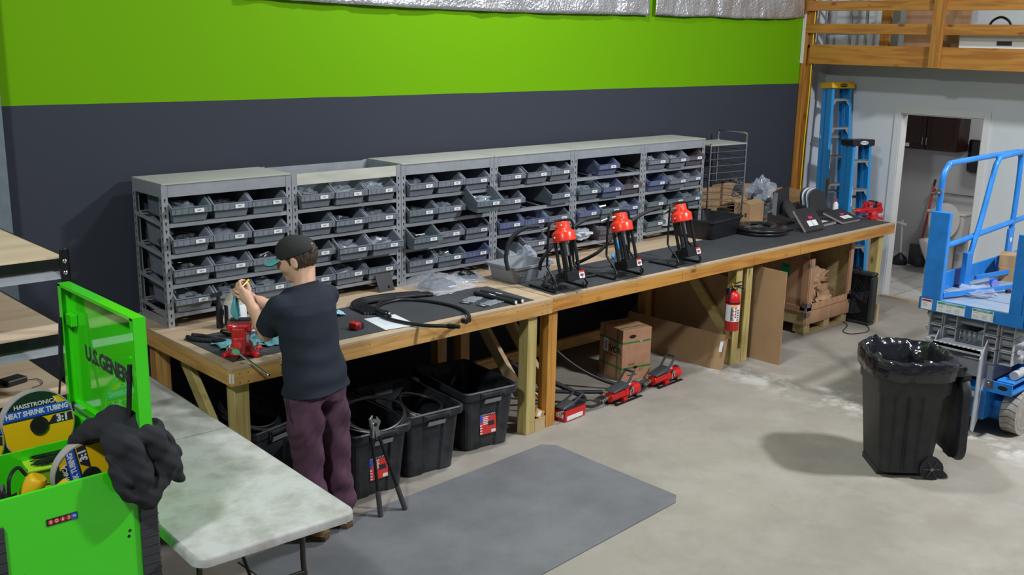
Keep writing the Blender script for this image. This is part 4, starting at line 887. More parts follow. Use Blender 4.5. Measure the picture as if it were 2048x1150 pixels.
# ------------------------------------------------------------ under and in front of the benches
fm = B('plate_mat').prism([(-.12, -2.88), (2.18, -2.72), (2.26, -2.66), (2.27, -1.62), (2.20, -1.545), (-.15, -1.66)], 0, .006).build('floor_mat'); tag(fm, 'large grey textured anti-fatigue mat lying on the concrete before the workbench', 'floor mat')
def rrect(l, w, r, z, n=5, notch=0):
    out = []
    for (sx, sy, a0) in ((1, 1, 0), (-1, 1, PI/2), (-1, -1, PI), (1, -1, 1.5*PI)):
        for k in range(n+1): a = a0+k*PI/2/n; out.append((sx*(l-r)+r*math.cos(a), sy*(w-r)+r*math.sin(a), z))
        if notch and sx*sy == -1 and sy == 1: pass
    return out
def tote(loc, rz, label, sticker):
    t = thing('storage_tote', label, 'tote', loc, rz)
    def poly(s, z, dn=.012):   # outline with recessed panels
        a, c, r = .205*s, .315*s, .05
        pts = []
        def seg(p, q, inn): # recess in the middle of a side
            p = Vector(p); q = Vector(q); d = q-p; n = Vector((-d.y, d.x)).normalized()*inn
            return [p+d*.24, p+d*.28+n, p+d*.72+n, p+d*.76]
        c4 = [(a, -c), (a, c), (-a, c), (-a, -c)]
        for i, (x, y) in enumerate(c4):
            a0 = [-PI/2, 0, PI/2, PI][i]; sx = 1 if x > 0 else -1; sy = 1 if y > 0 else -1
            for k in range(5): an = a0+k*PI/8; pts.append((x-sx*r+r*math.cos(an), y-sy*r+r*math.sin(an)))
            nx = c4[(i+1) % 4]; p = pts[-1]; sx2 = 1 if nx[0] > 0 else -1; sy2 = 1 if nx[1] > 0 else -1
            a1 = [0, PI/2, PI, -PI/2][i]; q = (nx[0]-sx2*r+r*math.cos(a1), nx[1]-sy2*r+r*math.sin(a1))
            pts += [tuple(v) for v in seg(p, q, dn)]
        return [(x, y, z) for x, y in pts]
    rs = [poly(.86, .0), poly(.88, .006), poly(.985, .36, .014), poly(1.0, .375, 0), poly(1.07, .378, 0), poly(1.09, .392, 0), poly(1.09, .425, 0), poly(1.07, .432, 0), poly(1.03, .430, 0), poly(1.0, .415, 0), poly(.975, .36, .016), poly(.86, .010)]
    B('tote_plastic').rings(rs, smooth=False).build('body', t)
    yf = -.337
    B('tote_plastic').box((-.09, yf-.022, .395), (.09, yf-.004, .418)).box((-.10, yf-.016, .38), (-.085, yf, .42)).box((.085, yf-.016, .38), (.10, yf, .42)).build('handle', t, bevel=.004)
    B('rack_metal').hexa([(-.055, yf+.012, .335), (.075, yf+.012, .335), (.075, yf+.022, .335), (-.055, yf+.022, .335), (-.055, yf-.002, .365), (.075, yf-.002, .365), (.075, yf+.008, .365), (-.055, yf+.008, .365)]).build('grip_tag', t)
    if sticker:
        T = Matrix.Translation((0, -.285, .19)) @ Euler((-.075, 0, 0)).to_matrix().to_4x4()
        l = B('label_red'); l.M = T; l.box((-.065, -.003, -.085), (.065, .0, .085)); l.mat('white_label').box((-.065, -.0045, .065), (-.0, -.003, .07)); l.mat('label_blue').box((-.065, -.004, .0), (-.045, -.003, .06))
        l.mat('white_label'); 
        for k in range(5): l.box((-.04, -.004, .03-.012*k), (.005-.006*(k % 2), -.003, .036-.012*k))
        for k in range(4): l.box((-.065, -.004, -.08+.018*k), (-.048, -.003, -.072+.018*k))
        l.box((.025, -.004, -.08), (.06, -.003, -.06)); l.mat('ink').box((.0, -.0042, -.03), (.05, -.003, .0)); l.build('sticker', t)
        text('CRAFTSMAN', .021, 'white_label', None, None, t, M=T @ Matrix.Translation((0, -.0045, .052)) @ Euler((PI/2, 0, 0)).to_matrix().to_4x4())
    return t
tote((.91, -1.175, 0), -.03, 'black storage tote with red sticker behind the cable cutters, beside the person', True)
tote((1.37, -1.135, 0), -.09, 'middle black storage tote without sticker, holding a black hose', False)
tote((1.93, -1.055, 0), -.13, 'black storage tote with red sticker beside the greenish wooden leg', True)
tote((.40, -.72, 0), .25, 'black storage tote in the dark under the left bench, mostly behind the person', False)
def coilh(loc, r, n, lab, tilt=(0, 0, 0), rr=.009, sq=1.):
    t = thing('hose_loop', lab, 'hose', loc, rot=tilt)
    for k in range(n): B('hose_black').tube([((r-.012*k)*math.cos(a*PI/8), sq*(r-.008*k)*math.sin(a*PI/8), rr+.011*k+.012*math.sin(a*.8+k)) for a in range(16)], rr, 8, closed=True, res=3).build('turn', t)
    return t
coilh((.93, -1.36, .46), .225, 3, 'black hose looped over the rim of the tote behind the cable cutters', (.35, 0, 0), .009, .75)
coilh((1.38, -1.24, .37), .17, 4, 'black hose coiled inside the middle tote', (.25, .1, 0), .009, .95)
coilh((.42, -.78, .44), .20, 3, 'black hose looped on the tote in the dark under the left bench', (.3, .2, 0))
# long handled cable cutters
lc = thing('cable_cutters', 'long-handled cable cutters standing against the tote, grey ribbed grips on the floor', 'cable cutters', (.78, -1.60, 0))
for x0, x1, y0 in ((-.045, -.018, -.085), (.085, .03, -.10)):
    B('dark_metal').cyl((x0, y0, .13), (x1, .005, .44), .0105, n=10).build('arm', lc)
    p = Vector((x0, y0, .13)); q = Vector((x1, .005, .44)); d = (p-q).normalized(); e = p+d*(.13-.008)/abs(d.z)
    b = B('bumper').cyl(p+(q-p)*.05, e, .0145, n=12)
    for k in range(10): c = p+(e-p)*(k/9.5); b.cyl(c, c+d*.005, .0165, n=12)
    b.build('grip', lc)
b = B('dull_steel').cyl((.0, .0, .52), (0, .022, .52), .030, n=20); b.bar((-.015, .011, .44), (-.012, .011, .53), .016, .03); b.bar((.028, .011, .42), (.01, .011, .50), .02, .03); b.tube([(-.02, .011, .52), (-.028, .011, .555), (-.01, .011, .575)], [.011, .011, .006]); b.tube([(.015, .011, .50), (.032, .011, .53), (.018, .011, .56)], [.016, .014, .005]); b.build('jaws', lc, bevel=.002)
B('dark_metal').cyl((0, -.004, .52), (0, .026, .52), .012).build('pivot', lc); B('dark_metal').cyl((.03, -.004, .43), (.03, .02, .43), .014).build('pivot', lc)
# big carton
bx = thing('shipping_box', 'brown printed box bound with green straps under the long bench', 'box', (3.643, -1.011, 0), -.20)
B('carton').box((0, 0, 0), (.295, .308, .43)).build('carton', bx, bevel=.004)
b = B('green_strap')
for z in (.10, .315): b.box((-.0015, -.0015, z), (.2965, .3095, z+.014))
for y in (.06, .235): b.box((-.0018, y, -.0), (.296, y+.014, .4315))
b.build('strap', bx)
B('steel').box((.12, -.0035, .098), (.155, -.001, .118)).box((.17, -.0035, .313), (.20, -.001, .333)).build('strap_buckle', bx)
B('dark').add([(.10+.035*math.cos(a*PI/8)*(1), -.0012, .37+.016*math.sin(a*PI/8)) for a in range(16)], [list(range(16))]).build('hand_hole', bx)
TB = Matrix(((0, 0, -1, -.0012), (-1, 0, 0, .15), (0, 1, 0, .25), (0, 0, 0, 1)))
text('VEVOR', .075, 'ink', None, None, bx, M=Matrix(((0, 0, -1, -.0012), (-1, 0, 0, .135), (0, 1, 0, .245), (0, 0, 0, 1))), bold=.002)
text('TOUGH TOOLS, HALF PRICE', .014, 'ink', None, None, bx, M=Matrix(((0, 0, -1, -.0012), (-1, 0, 0, .135), (0, 1, 0, .195), (0, 0, 0, 1))))
B('white_label').box((-.0035, .185, .21), (-.002, .245, .32)).mat('ink').box((-.004, .20, .225), (-.003, .205, .30)).box((-.004, .212, .225), (-.003, .222, .30)).build('tag', bx)
text('275 PC', .022, 'ink', (.10, -.0012, .135), (PI/2, 0, 0), bx); text('Made in China', .017, 'ink', (.11, -.0012, .045), (PI/2, 0, 0), bx)
b = B('ink'); 
for k, x in enumerate((.06, .10, .145, .20)):
    b.box((x-.012, -.0012, .065), (x-.009, 0, .09)); b.box((x+.006, -.0012, .07), (x+.009, 0, .092)) if k % 2 else b.box((x-.012, -.0012, .088), (x+.006, 0, .091))
b.build('symbols', bx)
# foot pumps
def pump(loc, rz, lab):
    t = thing('foot_pump', lab, 'pump', loc, rz); t.scale = (1.12,)*3
    B('dark_metal').box((-.13, -.055, 0), (.17, -.035, .006)).box((-.13, .035, 0), (.17, .055, .006)).box((-.11, -.05, .0), (-.09, .05, .005)).box((.12, -.05, .0), (.14, .05, .005)).box((-.12, -.012, .0), (.16, .012, .010)).build('skid', t)
    B('red').cyl((-.15, 0, .055), (-.145, 0, .055), .034, .036, 24).cyl((-.145, 0, .055), (-.01, 0, .055), .036, n=24).cyl((.0, 0, .055), (.16, 0, .055), .044, n=28).cyl((.16, 0, .055), (.168, 0, .055), .044, .036, 28).box((-.03, -.04, .004), (.012, .04, .03)).cyl((-.01, 0, .055), (.0, 0, .055), .036, .044, 28).build('cylinder', t)
    B('bag_dark').cyl((.168, 0, .055), (.171, 0, .055), .030, n=24).box((.135, -.02, .096), (.165, .02, .101)).build('cap', t)
    b = B('bumper'); b.hexa([(-.15, -.045, .093), (.0, -.045, .100), (.0, .045, .100), (-.15, .045, .093), (-.14, -.035, .103), (.0, -.04, .128), (.0, .04, .128), (-.14, .035, .103)])
    b.hexa([(.0, -.045, .10), (.02, -.045, .10), (.02, .045, .10), (.0, .045, .10), (.0, -.04, .128), (.015, -.04, .128), (.015, .04, .128), (.0, .04, .128)])
    b.bar((.0, -.037, .115), (.075, -.037, .195), .012, .014).bar((.0, .037, .115), (.075, .037, .195), .012, .014).bar((.075, -.043, .195), (.075, .043, .195), .016, .014).bar((.012, -.037, .122), (.012, .037, .122), .012, .014); b.build('treadle', t, bevel=.002)
    b = B('steel').tube([(.03, -.048, .05), (.035, -.05, .085), (.05, -.05, .10), (.06, -.05, .085), (.055, -.048, .05), (.04, -.046, .04)], .006, 6, closed=True, res=2); b.cyl((.045, -.055, .09), (.045, -.04, .09), .013); b.build('clamp', t)
    B('white_label').box((.045, -.012, .0985), (.09, .018, .1005)).build('label', t)
    B('brass').cyl((-.15, .0, .055), (-.175, .0, .055), .014, n=10).cyl((-.165, 0, .05), (-.18, .0, .07), .010, n=8).build('valve', t)
    b = B('steel')
    for k in range(3): b.cyl((-.175-.02*k, 0, .055-.004*k), (-.19-.02*k, 0, .052-.004*k), .013, n=12)
    b.build('coupler', t)
    return t
pump((3.32, -1.30, 0), .07, 'red cylinder foot pump in the middle, between the box pump and the strapped box')
pump((3.885, -1.255, 0), .06, 'red cylinder foot pump farthest from the bench leg, right of the strapped box')
t = thing('foot_pump', 'rectangular red foot pump with white label right of the yellow wooden leg', 'pump', (2.74, -1.295, 0), .08)
B('red').hexa([(-.115, -.055, 0), (.115, -.055, 0), (.115, .055, 0), (-.115, .055, 0), (-.12, -.06, .085), (.12, -.06, .085), (.12, .06, .085), (-.12, .06, .085)]).build('reservoir', t, bevel=.003)
B('white_label').box((-.10, -.0615, .012), (.08, -.0575, .042)).build('label', t); B('white_label').box((-.1225, -.04, .03), (-.118, .03, .06)).mat('yellow').box((-.1228, -.04, .06), (-.118, .03, .068)).build('warning_label', t)
B('black_plastic').box((-.11, -.05, .085), (.115, .05, .10)).build('cover', t)
B('bumper').hexa([(-.13, -.05, .10), (.0, -.05, .105), (.0, .05, .105), (-.13, .05, .10), (-.12, -.04, .112), (.0, -.045, .135), (.0, .045, .135), (-.12, .04, .112)]).bar((.0, -.04, .125), (.10, -.04, .165), .012, .014).bar((0, .04, .125), (.10, .04, .165), .012, .014).bar((.1, -.045, .165), (.1, .045, .165), .016, .014).build('treadle', t, bevel=.002)
b = B('steel')
for k in range(4): b.cyl((-.12-.018*k, -.035, .085), (-.132-.018*k, -.035, .083), .012)
b.build('coupler', t)
hose('pump_hose', [(2.62, -.70, .33), (2.72, -.85, .24), (2.85, -1.02, .17), (2.96, -1.12, .10), (2.99, -1.20, .07), (2.92, -1.26, .07), (2.83, -1.28, .11)], .02, 'thick sleeved hose curling down to the rectangular foot pump', 'black_sleeve')
hose('pump_hose', [(2.58, -.95, .16), (2.75, -1.03, .13), (2.93, -1.10, .10), (3.10, -1.19, .085), (3.17, -1.23, .08)], .015, 'sleeved hose running from behind the wooden leg to the middle foot pump', 'black_sleeve')
hose('pump_hose', [(3.05, -.40, .85), (3.07, -.55, .55), (3.13, -.70, .34), (3.27, -.90, .16), (3.45, -1.09, .05), (3.60, -1.22, .03), (3.70, -1.25, .05)], .015, 'black hose hanging from behind the bench in front of the strapped box')
hose('pump_hose', [(2.85, -1.29, .07), (2.95, -1.31, .035), (3.04, -1.315, .035), (3.12, -1.305, .045)], .011, 'short black hose between the rectangular pump and the middle pump')
hose('pump_hose', [(3.50, -1.29, .02), (3.56, -1.285, .02), (3.62, -1.275, .025), (3.67, -1.265, .04)], .010, 'short thin hose joining the two red cylinder pumps')
hose('pump_hose', [(2.63, -1.12, .02), (2.66, -1.16, .015), (2.70, -1.20, .015), (2.76, -1.215, .02)], .013, 'thin black hose lying behind the rectangular pump')
tag(B('orange').cyl((2.60, -1.09, .15), (2.625, -1.12, .11), .012).mat('steel').cyl((2.60, -1.09, .15), (2.585, -1.075, .17), .009).build('orange_fitting'), 'small orange air fitting beside the yellow wooden leg', 'fitting')
co = thing('hose_coil', 'large coil of black hose hanging on the wall under the long bench', 'hose coil', (4.62, -.12, .50))
for k in range(5): B('hose_black').tube([((.30-.03*k)*math.cos(a*PI/8)-.03*k, -.012*k, (.30-.03*k)*math.sin(a*PI/8)+.02*k) for a in range(16)], .011, 8, closed=True, res=2).build('turn', co)
# cardboard under bench
def sheet(name, pts, th, label, m='cardboard'):
    o = B(m).add(pts, [(0, 1, 2, 3)]).build(name, solid=th); return tag(o, label, 'cardboard')
c = thing('flattened_box', 'low flattened cardboard box leaning along the floor behind the extinguisher post', 'cardboard', (4.50, -.8, 0))
B('cardboard').add([(-.02, .50, 0), (-.02, -.10, 0), (.05, -.10, .30), (.05, .50, .30)], [(0, 1, 2, 3)]).add([(-.02, -.10, 0), (.0, -.46, 0), (.06, -.46, .30), (.05, -.10, .30)], [(0, 1, 2, 3)]).add([(.0, -.46, 0), (.035, -.565, 0), (.09, -.565, .30), (.06, -.46, .30)], [(0, 1, 2, 3)]).build('panel', c, solid=.006)
B('white_label').add([(.021, -.525, .16), (.029, -.55, .16), (.049, -.55, .25), (.041, -.525, .25)], [(0, 1, 2, 3)]).build('barcode_label', c, loc=(-.004, -.002, .0))
sheet('cardboard_sheet', [(4.795, -.40, .0), (4.795, -1.215, .0), (4.80, -1.215, .74), (4.80, -.40, .80)], .006, 'tall cardboard sheet standing behind the wooden brace under the long bench')
sheet('cardboard_sheet', [(5.015, -.85, .0), (5.03, -1.60, .0), (5.06, -1.585, .815), (5.045, -.85, .83)], .008, 'tall cardboard sheet sticking out right of the extinguisher post')
sheet('cardboard_sheet', [(4.82, -.9, .12), (4.822, -1.26, .12), (4.835, -1.26, .80), (4.83, -.9, .80)], .005, 'narrow cardboard sheet wedged between the two middle bench posts')
tag(B('pale_x').box((4.79, -1.32, 0), (4.85, -1.24, .12)).build('wood_block'), 'pale wood offcut between the two middle bench posts', 'wood block')
tag(B('pale_x').box((2.335, -1.345, 0), (2.43, -1.26, .09)).build('wood_block'), 'stubby wood offcut between the greenish and yellow bench legs', 'wood block')
tag(B('pine_y').at((2.385, -1.30, .125), (0, .5, 0)).box((-.045, -.04, -.03), (.045, .04, .03)).mat('white_label').box((-.02, -.041, -.02), (.015, -.04, .02)).build('wood_block'), 'tilted wood offcut with a white tag on top of the stubby offcut', 'wood block')
# fire extinguisher
e = thing('fire_extinguisher', 'red fire extinguisher hanging on the front of the middle bench post', 'fire extinguisher', (4.565, -1.405, .36))
B('red').lathe([(.001, 0), (.050, 0), (.057, .008), (.057, .265), (.052, .30), (.03, .328), (.018, .335), (.018, .345), (.001, .345)], 32).build('cylinder', e)
B('white_label').lathe([(.0575, .085), (.0578, .085), (.0578, .225), (.0575, .225)], 32).build('label', e)
b = B('ink')
for k in range(9): b.box((-.035, -.0592, .10+.012*k), (-.005-.006*(k % 3), -.05, .104+.012*k)) 
b.mat('label_red')
for k in range(4): b.box((.0, -.0595, .12+.024*k), (.012, -.05, .134+.024*k))
b.mat('ink')
for k in range(5): b.box((.018, -.0575, .10+.02*k), (.035, -.045, .104+.02*k))
b.mat('yellow').box((-.03, -.0598, .212), (.02, -.05, .222)); b.build('label_print', e, rot=(0, 0, -.62))
B('black_plastic').lathe([(.0575, .236), (.0582, .236), (.0582, .248), (.0575, .248)], 32).build('band', e)
B('dark_metal').cyl((0, 0, .345), (0, 0, .375), .016).bar((-.02, 0, .378), (.08, -.01, .372), .02, .012).bar((-.01, 0, .395), (.085, -.01, .405), .02, .006).bar((.02, .0, .37), (.10, -.03, .345), .018, .010).build('valve_handle', e, bevel=.002)
B('dull_steel').cyl((0, -.012, .36), (0, -.03, .36), .014).build('gauge', e); B('yellow').tube([(-.01, -.01, .39), (-.05, -.015, .405), (-.03, -.02, .37), (.0, -.025, .36), (.02, -.02, .34)], .003, res=4).build('pull_pin_tag', e)
B('black_plastic').tube([(-.015, 0, .365), (-.05, .0, .36), (-.062, 0, .32), (-.062, 0, .27)], .010, res=4).build('nozzle', e)
B('dark_metal').box((-.01, .03, .30), (.03, .068, .345)).box((-.02, .056, .1), (.04, .063, .3)).build('bracket', e)
# crate on a pallet
cr = thing('wooden_crate', 'open plywood crate on pallet feet under the right end of the bench', 'crate', (6.44, -.83, 0))
X0, X1, Y0, Y1 = -.41, .37, -.39, .38
for x in (X0+.0, -.05, X1-.1): B('crate_pine').box((x, Y0, .018), (x+.10, Y0+.12, .10)).build('foot', cr); B('crate_pine').box((x, Y1-.12, .018), (x+.1, Y1, .10)).build('foot', cr)
B('crate_pine').box((X0, Y0, 0), (X1, Y0+.09, .016)).box((X0, Y1-.09, 0), (X1, Y1, .016)).build('runner', cr)
B('crate_wood').box((X0, Y0, .10), (X1, Y1, .115)).build('floor_panel', cr)
B('crate_wood').box((X0, Y0-.012, .10), (X1, Y0, .235)).build('front_rail', cr); B('crate_pine').box((X0-.012, Y0, .10), (X0, Y1, .215)).build('side_rail', cr)
B('crate_wood').box((X0, Y0-.022, .24), (X1, Y0-.008, .30)).box((X0-.02, Y0, .22), (X0-.008, Y1, .28)).build('cleat', cr)
B('crate_wood').box((X0-.008, Y0, .22), (X0, Y1, .80)).build('side_panel', cr)
B('crate_wood').box((X0, Y0-.022, .24), (X0+.07, Y0, .74)).box((X0-.02, Y0-.02, .24), (X0-.008, Y0+.05, .74)).build('corner_board', cr)
B('crate_wood').box((X1-.055, Y0-.022, .10), (X1+.0, Y0, .82)).build('corner_board', cr)
B('crate_pine').box((X1, Y0, .10), (X1+.012, Y1, .84)).build('side_panel', cr); B('crate_pine').box((X0, Y1, .10), (X1, Y1+.012, .84)).build('back_panel', cr)
for z in (.18, .27): B('dull_steel').box((X0-.024, Y0-.024, z), (X0+.05, Y0-.021, z+.045)).box((X0-.024, Y0-.024, z), (X0-.021, Y0+.03, z+.045)).build('corner_clip', cr)
for a, c in (((X0-.024, Y0-.024, .66), (X0+.03, Y0-.021, .70)), ((X1-.03, Y0-.024, .20), (X1+.01, Y0-.021, .24)), ((X1-.03, Y0-.024, .29), (X1+.01, Y0-.021, .33))): B('dull_steel').box(a, c).build('corner_clip', cr)
b = B('sticky_pink').box((X0-.0095, .08, .61), (X0-.0085, .17, .70)); b.build('sticker', cr)
B('sticky_yellow').box((X0-.0105, .105, .585), (X0-.0092, .195, .68)).mat('ink').box((X0-.0115, .12, .60), (X0-.0105, .18, .615)).box((X0-.0115, .13, .63), (X0-.0105, .18, .64)).box((X0-.0115, .12, .655), (X0-.0105, .16, .667)).build('sticker', cr)
B('sticky_green').box((X0-.0095, -.20, .54), (X0-.0085, -.10, .66)).mat('ink').box((X0-.0102, -.18, .635), (X0-.0092, -.12, .645)).build('sticker', cr)
for i, (x, y, z, r) in enumerate(((-.24, -.22, .24, .14), (.0, -.24, .24, .15), (-.14, -.22, .40, .15), (-.20, -.10, .56, .13), (.06, -.16, .38, .14), (-.02, -.02, .52, .14))):
    o = blob(B('kraft'), (0, 0, 0), (r, r*.8, r*.75), i*3+1, .42, 18, 12, 2.8).build('packing_paper', loc=(6.44+x+.02, -.83+y+.02, z+.03)); o.rotation_euler = (i, i*.7, i*1.3); tag(o, 'crumpled brown packing paper inside the open crate', 'paper', 'packing paper in the crate')
# box fan
fn = thing('box_fan', 'black box fan standing on the floor between crate and bench leg', 'fan', (6.88, -1.20, 0), -PI/2+.02)
F = B('black_plastic'); F.box((-.26, -.06, 0), (.26, .06, .035)).box((-.26, -.06, .49), (.26, .06, .525)).box((-.26, -.06, .035), (-.225, .06, .49)).box((.225, -.06, .035), (.26, .06, .49)); F.build('housing', fn, bevel=.02, seg=3)
g_ = B('dark_metal')
for k in range(23): z = .045+k*.02; g_.box((-.225, -.058, z), (.225, -.054, z+.003))
for k in range(5): x = -.18+k*.09; g_.box((x, -.056, .035), (x+.004, -.050, .49))
for r in (.06, .10, .14, .18, .21): g_.tube([(r*math.cos(a*PI/16), -.06, .26+r*math.sin(a*PI/16)) for a in range(32)], .0022, 5, closed=True)
g_.build('front_grille', fn)
fb = B('bumper')
for k in range(5): a = k*2*PI/5; fb.add([(.03*math.cos(a), .01, .26+.03*math.sin(a)), (.2*math.cos(a-.3), -.01, .26+.2*math.sin(a-.3)), (.2*math.cos(a+.35), .03, .26+.2*math.sin(a+.35)), (.03*math.cos(a+.9), .03, .26+.03*math.sin(a+.9))], [(0, 1, 2, 3)])
B('dark').box((-.225, .045, .035), (.225, .05, .49)).build('rear_grille', fn)
fb.cyl((0, -.02, .26), (0, .03, .26), .045); fb.build('blades', fn); B('white_label').box((-.14, -.0605, .27), (-.09, -.059, .277)).build('badge', fn)
B('black_plastic').tube([(-.09, 0, .52), (-.08, 0, .55), (.08, 0, .55), (.09, 0, .52)], .011, res=3).build('carry_handle', fn)
hose('fan_lead', [(6.83, -1.10, .006), (6.70, -1.30, .006), (6.45, -1.40, .006), (6.42, -1.50, .006), (6.60, -1.56, .006), (6.76, -1.50, .006), (6.81, -1.40, .02)], .004, 'thin black fan cord looping on the concrete floor', cat='cord')
tag(B('pale_z').box((7.0, -1.44, 0), (7.05, -1.40, .19)).build('wood_block'), 'short wood offcut standing behind the box fan', 'wood block')
tag(B('pale_x').at((7.10, -.95, .0)).hexa([(-.06, -.05, 0), (.06, -.05, 0), (.06, .05, 0), (-.06, .05, 0), (.08, -.05, .56), (.16, -.05, .54), (.16, .05, .54), (.08, .05, .56)]).build('wood_offcut'), 'rough brown wood piece leaning behind the box fan', 'wood')
# ------------------------------------------------------------ wheeled trash can
tc = thing('trash_can', 'black wheeled trash can with bag liner standing in the open floor', 'trash can', (3.74, -3.32, 0), -.77)
def rr(l, w, r, z): return rrect(l, w, r, z, 6)
rs = [rr(.155, .19, .06, .03), rr(.165, .20, .06, .035), rr(.215, .245, .08, .56), rr(.228, .256, .085, .575), rr(.235, .262, .09, .74), rr(.255, .285, .10, .745), rr(.255, .285, .10, .775), rr(.235, .265, .09, .775), rr(.205, .235, .08, .5), rr(.15, .185, .06, .05)]
B('trash_plastic').rings(rs).build('body', tc)
b = B('trash_plastic'); 
for x in (-.09, .0): b.bar((x-.02, -.212, .05), (x-.045, -.258, .56), .004, .006, (0, 1, 0)).bar((x+.05, -.212, .05), (x+.04, -.258, .56), .004, .006, (0, 1, 0))
b.build('rib', tc)
B('trash_plastic').box((.235, -.20, .69), (.30, -.17, .75)).box((.235, .17, .69), (.30, .20, .75)).cyl((.295, -.2, .74), (.295, .2, .74), .015).build('handle', tc)
for s in (-1, 1):
    wv = B('black_plastic'); wv.cyl((.15, s*.185, .075), (.15, s*.225, .075), .075, n=28); wo = wv.build('wheel', tc)
    h = B('bumper')
    for k in range(6): a = k*PI/3; h.bar((.15, s*.227, .075), (.15+.055*math.cos(a), s*.227, .075+.055*math.sin(a)), .014, .006)
    h.mat('steel').cyl((.15, s*.225, .075), (.15, s*.234, .075), .010); h.build('hub', wo)
B('steel').cyl((.15, -.2, .075), (.15, .2, .075), .006).build('axle', tc)
B('trash_plastic').box((-.17, -.15, 0), (-.10, .15, .035)).build('front_foot', tc)
# the lid hangs from the hinge behind
def lidring(s, x): return [(x, y*s, z*s-.33) for y, z, _ in rrect(.245, .29, .12, 0, 6)]
lo = B('trash_plastic').rings([lidring(.8, -.045), lidring(.95, -.035), lidring(1., -.01), lidring(1., .01), lidring(.97, .01), lidring(.95, -.005), lidring(.9, -.025), lidring(.75, -.035)]).box((-.03, -.2, -.06), (.02, .2, -.03))
for z in (-.20, -.33, -.46): lo.box((-.03, -.21, z), (.0, .21, z+.012))
lo.box((-.01, -.05, -.64), (.015, .05, -.615))
lid = lo.build('lid', tc); lid.location = (.315, 0, .73); lid.rotation_euler = (0, -.03, .02)
def liner(u, v):
    a = 2*PI*u; k = int((a/(PI/2))); base = .265, .295
    c, s_ = math.cos(a), math.sin(a); n = 3.2; q = (abs(c)**n+abs(s_)**n)**(-1/n)
    d = noise.noise(Vector((c*3, s_*3, v*3)))+.35*noise.noise(Vector((c*7, s_*7, v*5)))
    prof = [(1.035, .675), (1.045, .72), (1.03, .785), (.97, .80), (.88, .77), (.80, .66), (.74, .50), (.66, .35), (.3, .28), (.01, .27)]
    i = v*(len(prof)-1); j = min(int(i), len(prof)-2); f = i-j; r = prof[j][0]*(1-f)+prof[j+1][0]*f; z = prof[j][1]*(1-f)+prof[j+1][1]*f
    am = .018+.05*min(1, max(0, (v-.22)*2.2)); r = max(r, .0)+ (abs(d)*.035 if v < .3 else -abs(d)*am*2.4)
    return (base[0]*c*q*r, base[1]*s_*q*r, z+d*(.016 if v < .35 else .05)*(1-max(0, v-.7)*3.))
ln = B('trash_bag').grid(liner, 150, 44).build('bag_liner'); ln.location = tc.location; ln.rotation_euler = tc.rotation_euler; tag(ln, 'shiny black bag liner folded over the rim of the trash can', 'bag')
# ------------------------------------------------------------ folding table
ft = thing('folding_table', 'scuffed white plastic folding table in the left foreground', 'table', (-.497, -1.60, 0), -.05)
def tr(s, z): return rrect(.36-s, 1.22-s, .06-s*.5, z, 6)
B('table_white').rings([tr(.012, .695), tr(0, .70), tr(0, .728), tr(.004, .737), tr(.014, .742)]).build('tabletop', ft)
B('dark').box((-.355, -.0012, .7415), (.355, .0012, .7424)).build('fold_seam', ft)
def legs(y, s):
    b = B('table_steel')
    for x in (-.24, .24): b.tube([(x, y, .69), (x, y-.01*s, .40), (x+(.03 if x > 0 else -.03), y-.04*s, .20), (x+(.05 if x > 0 else -.05), y-.05*s, .012)], .0125, 10, res=4).build('leg', ft) if False else None
    for x in (-.24, .24):
        B('table_steel').tube([(x, y, .70), (x, y, .40), (x+(.02 if x > 0 else -.02), y-.03*s, .26), (x+(.05 if x > 0 else -.05), y-.06*s, .012)], .0125, 10, res=5).build('leg', ft)
    B('table_steel').cyl((-.25, y-.005*s, .38), (.25, y-.005*s, .38), .010).build('cross_bar', ft)
    B('table_steel').tube([(.0, y-.005*s, .38), (0, y+.2*s, .60), (0, y+.32*s, .695)], .008).build('brace', ft)
    B('table_steel').tube([(-.03, y-.005*s, .40), (-.2, y-.02*s, .2), (-.28, y-.05*s, .03)], .005).build('brace', ft)
legs(-.95, 1); legs(.95, -1)
# ------------------------------------------------------------ steel and plywood shelving at the left
sh = thing('shelving_unit', 'dark steel shelving with stained plywood shelves at the left edge', 'shelving', (-1.80, -1.2, 0))
SX, SY = .86, .60
for x in (-SX, SX-.04):
    for y, s in ((-SY, 1), (SY, -1)):
        b = B('dark_metal').box((x, y, 0), (x+.04, y+s*.003, 1.80)).box((x+(.037 if x > 0 else 0), y, 0), (x+(.04 if x > 0 else .003), y+s*.04, 1.80)); b.build('post', sh)
b = B('steel')
for z in (1.75, 1.70, 1.42, 1.37, 1.14, 1.09): b.ell((SX-.02, -SY-.002, z), (.010, .005, .010))
b.build('bolts', sh)
for z in (1.762, 1.435, 1.160, .55):
    B('osb').box((-SX+.004, -SY+.006, z-.014), (SX-.004, SY-.006, z)).build('shelf_board', sh)
    B('dark_metal').box((-SX+.04, -SY+.003, z-.040), (SX-.04, -SY+.006, z+.002)).build('shelf_rim', sh)
    B('rack_metal').hexa([(-SX+.04, -SY-.004, z-.085), (SX-.04, -SY-.004, z-.085), (SX-.04, -SY+.001, z-.085), (-SX+.04, -SY+.001, z-.085), (-SX+.04, -SY+.02, z-.045), (SX-.04, -SY+.02, z-.045), (SX-.04, -SY+.024, z-.045), (-SX+.04, -SY+.024, z-.045)]).build('shelf_beam', sh)
    B('dark_metal').box((SX-.006, -SY+.01, z-.04), (SX-.001, SY-.01, z+.002)).build('end_rail', sh)
pa = thing('power_adapter', 'black power adapter lying on the lowest visible plywood shelf', 'adapter', (-1.12, -1.50, 1.161), .3)
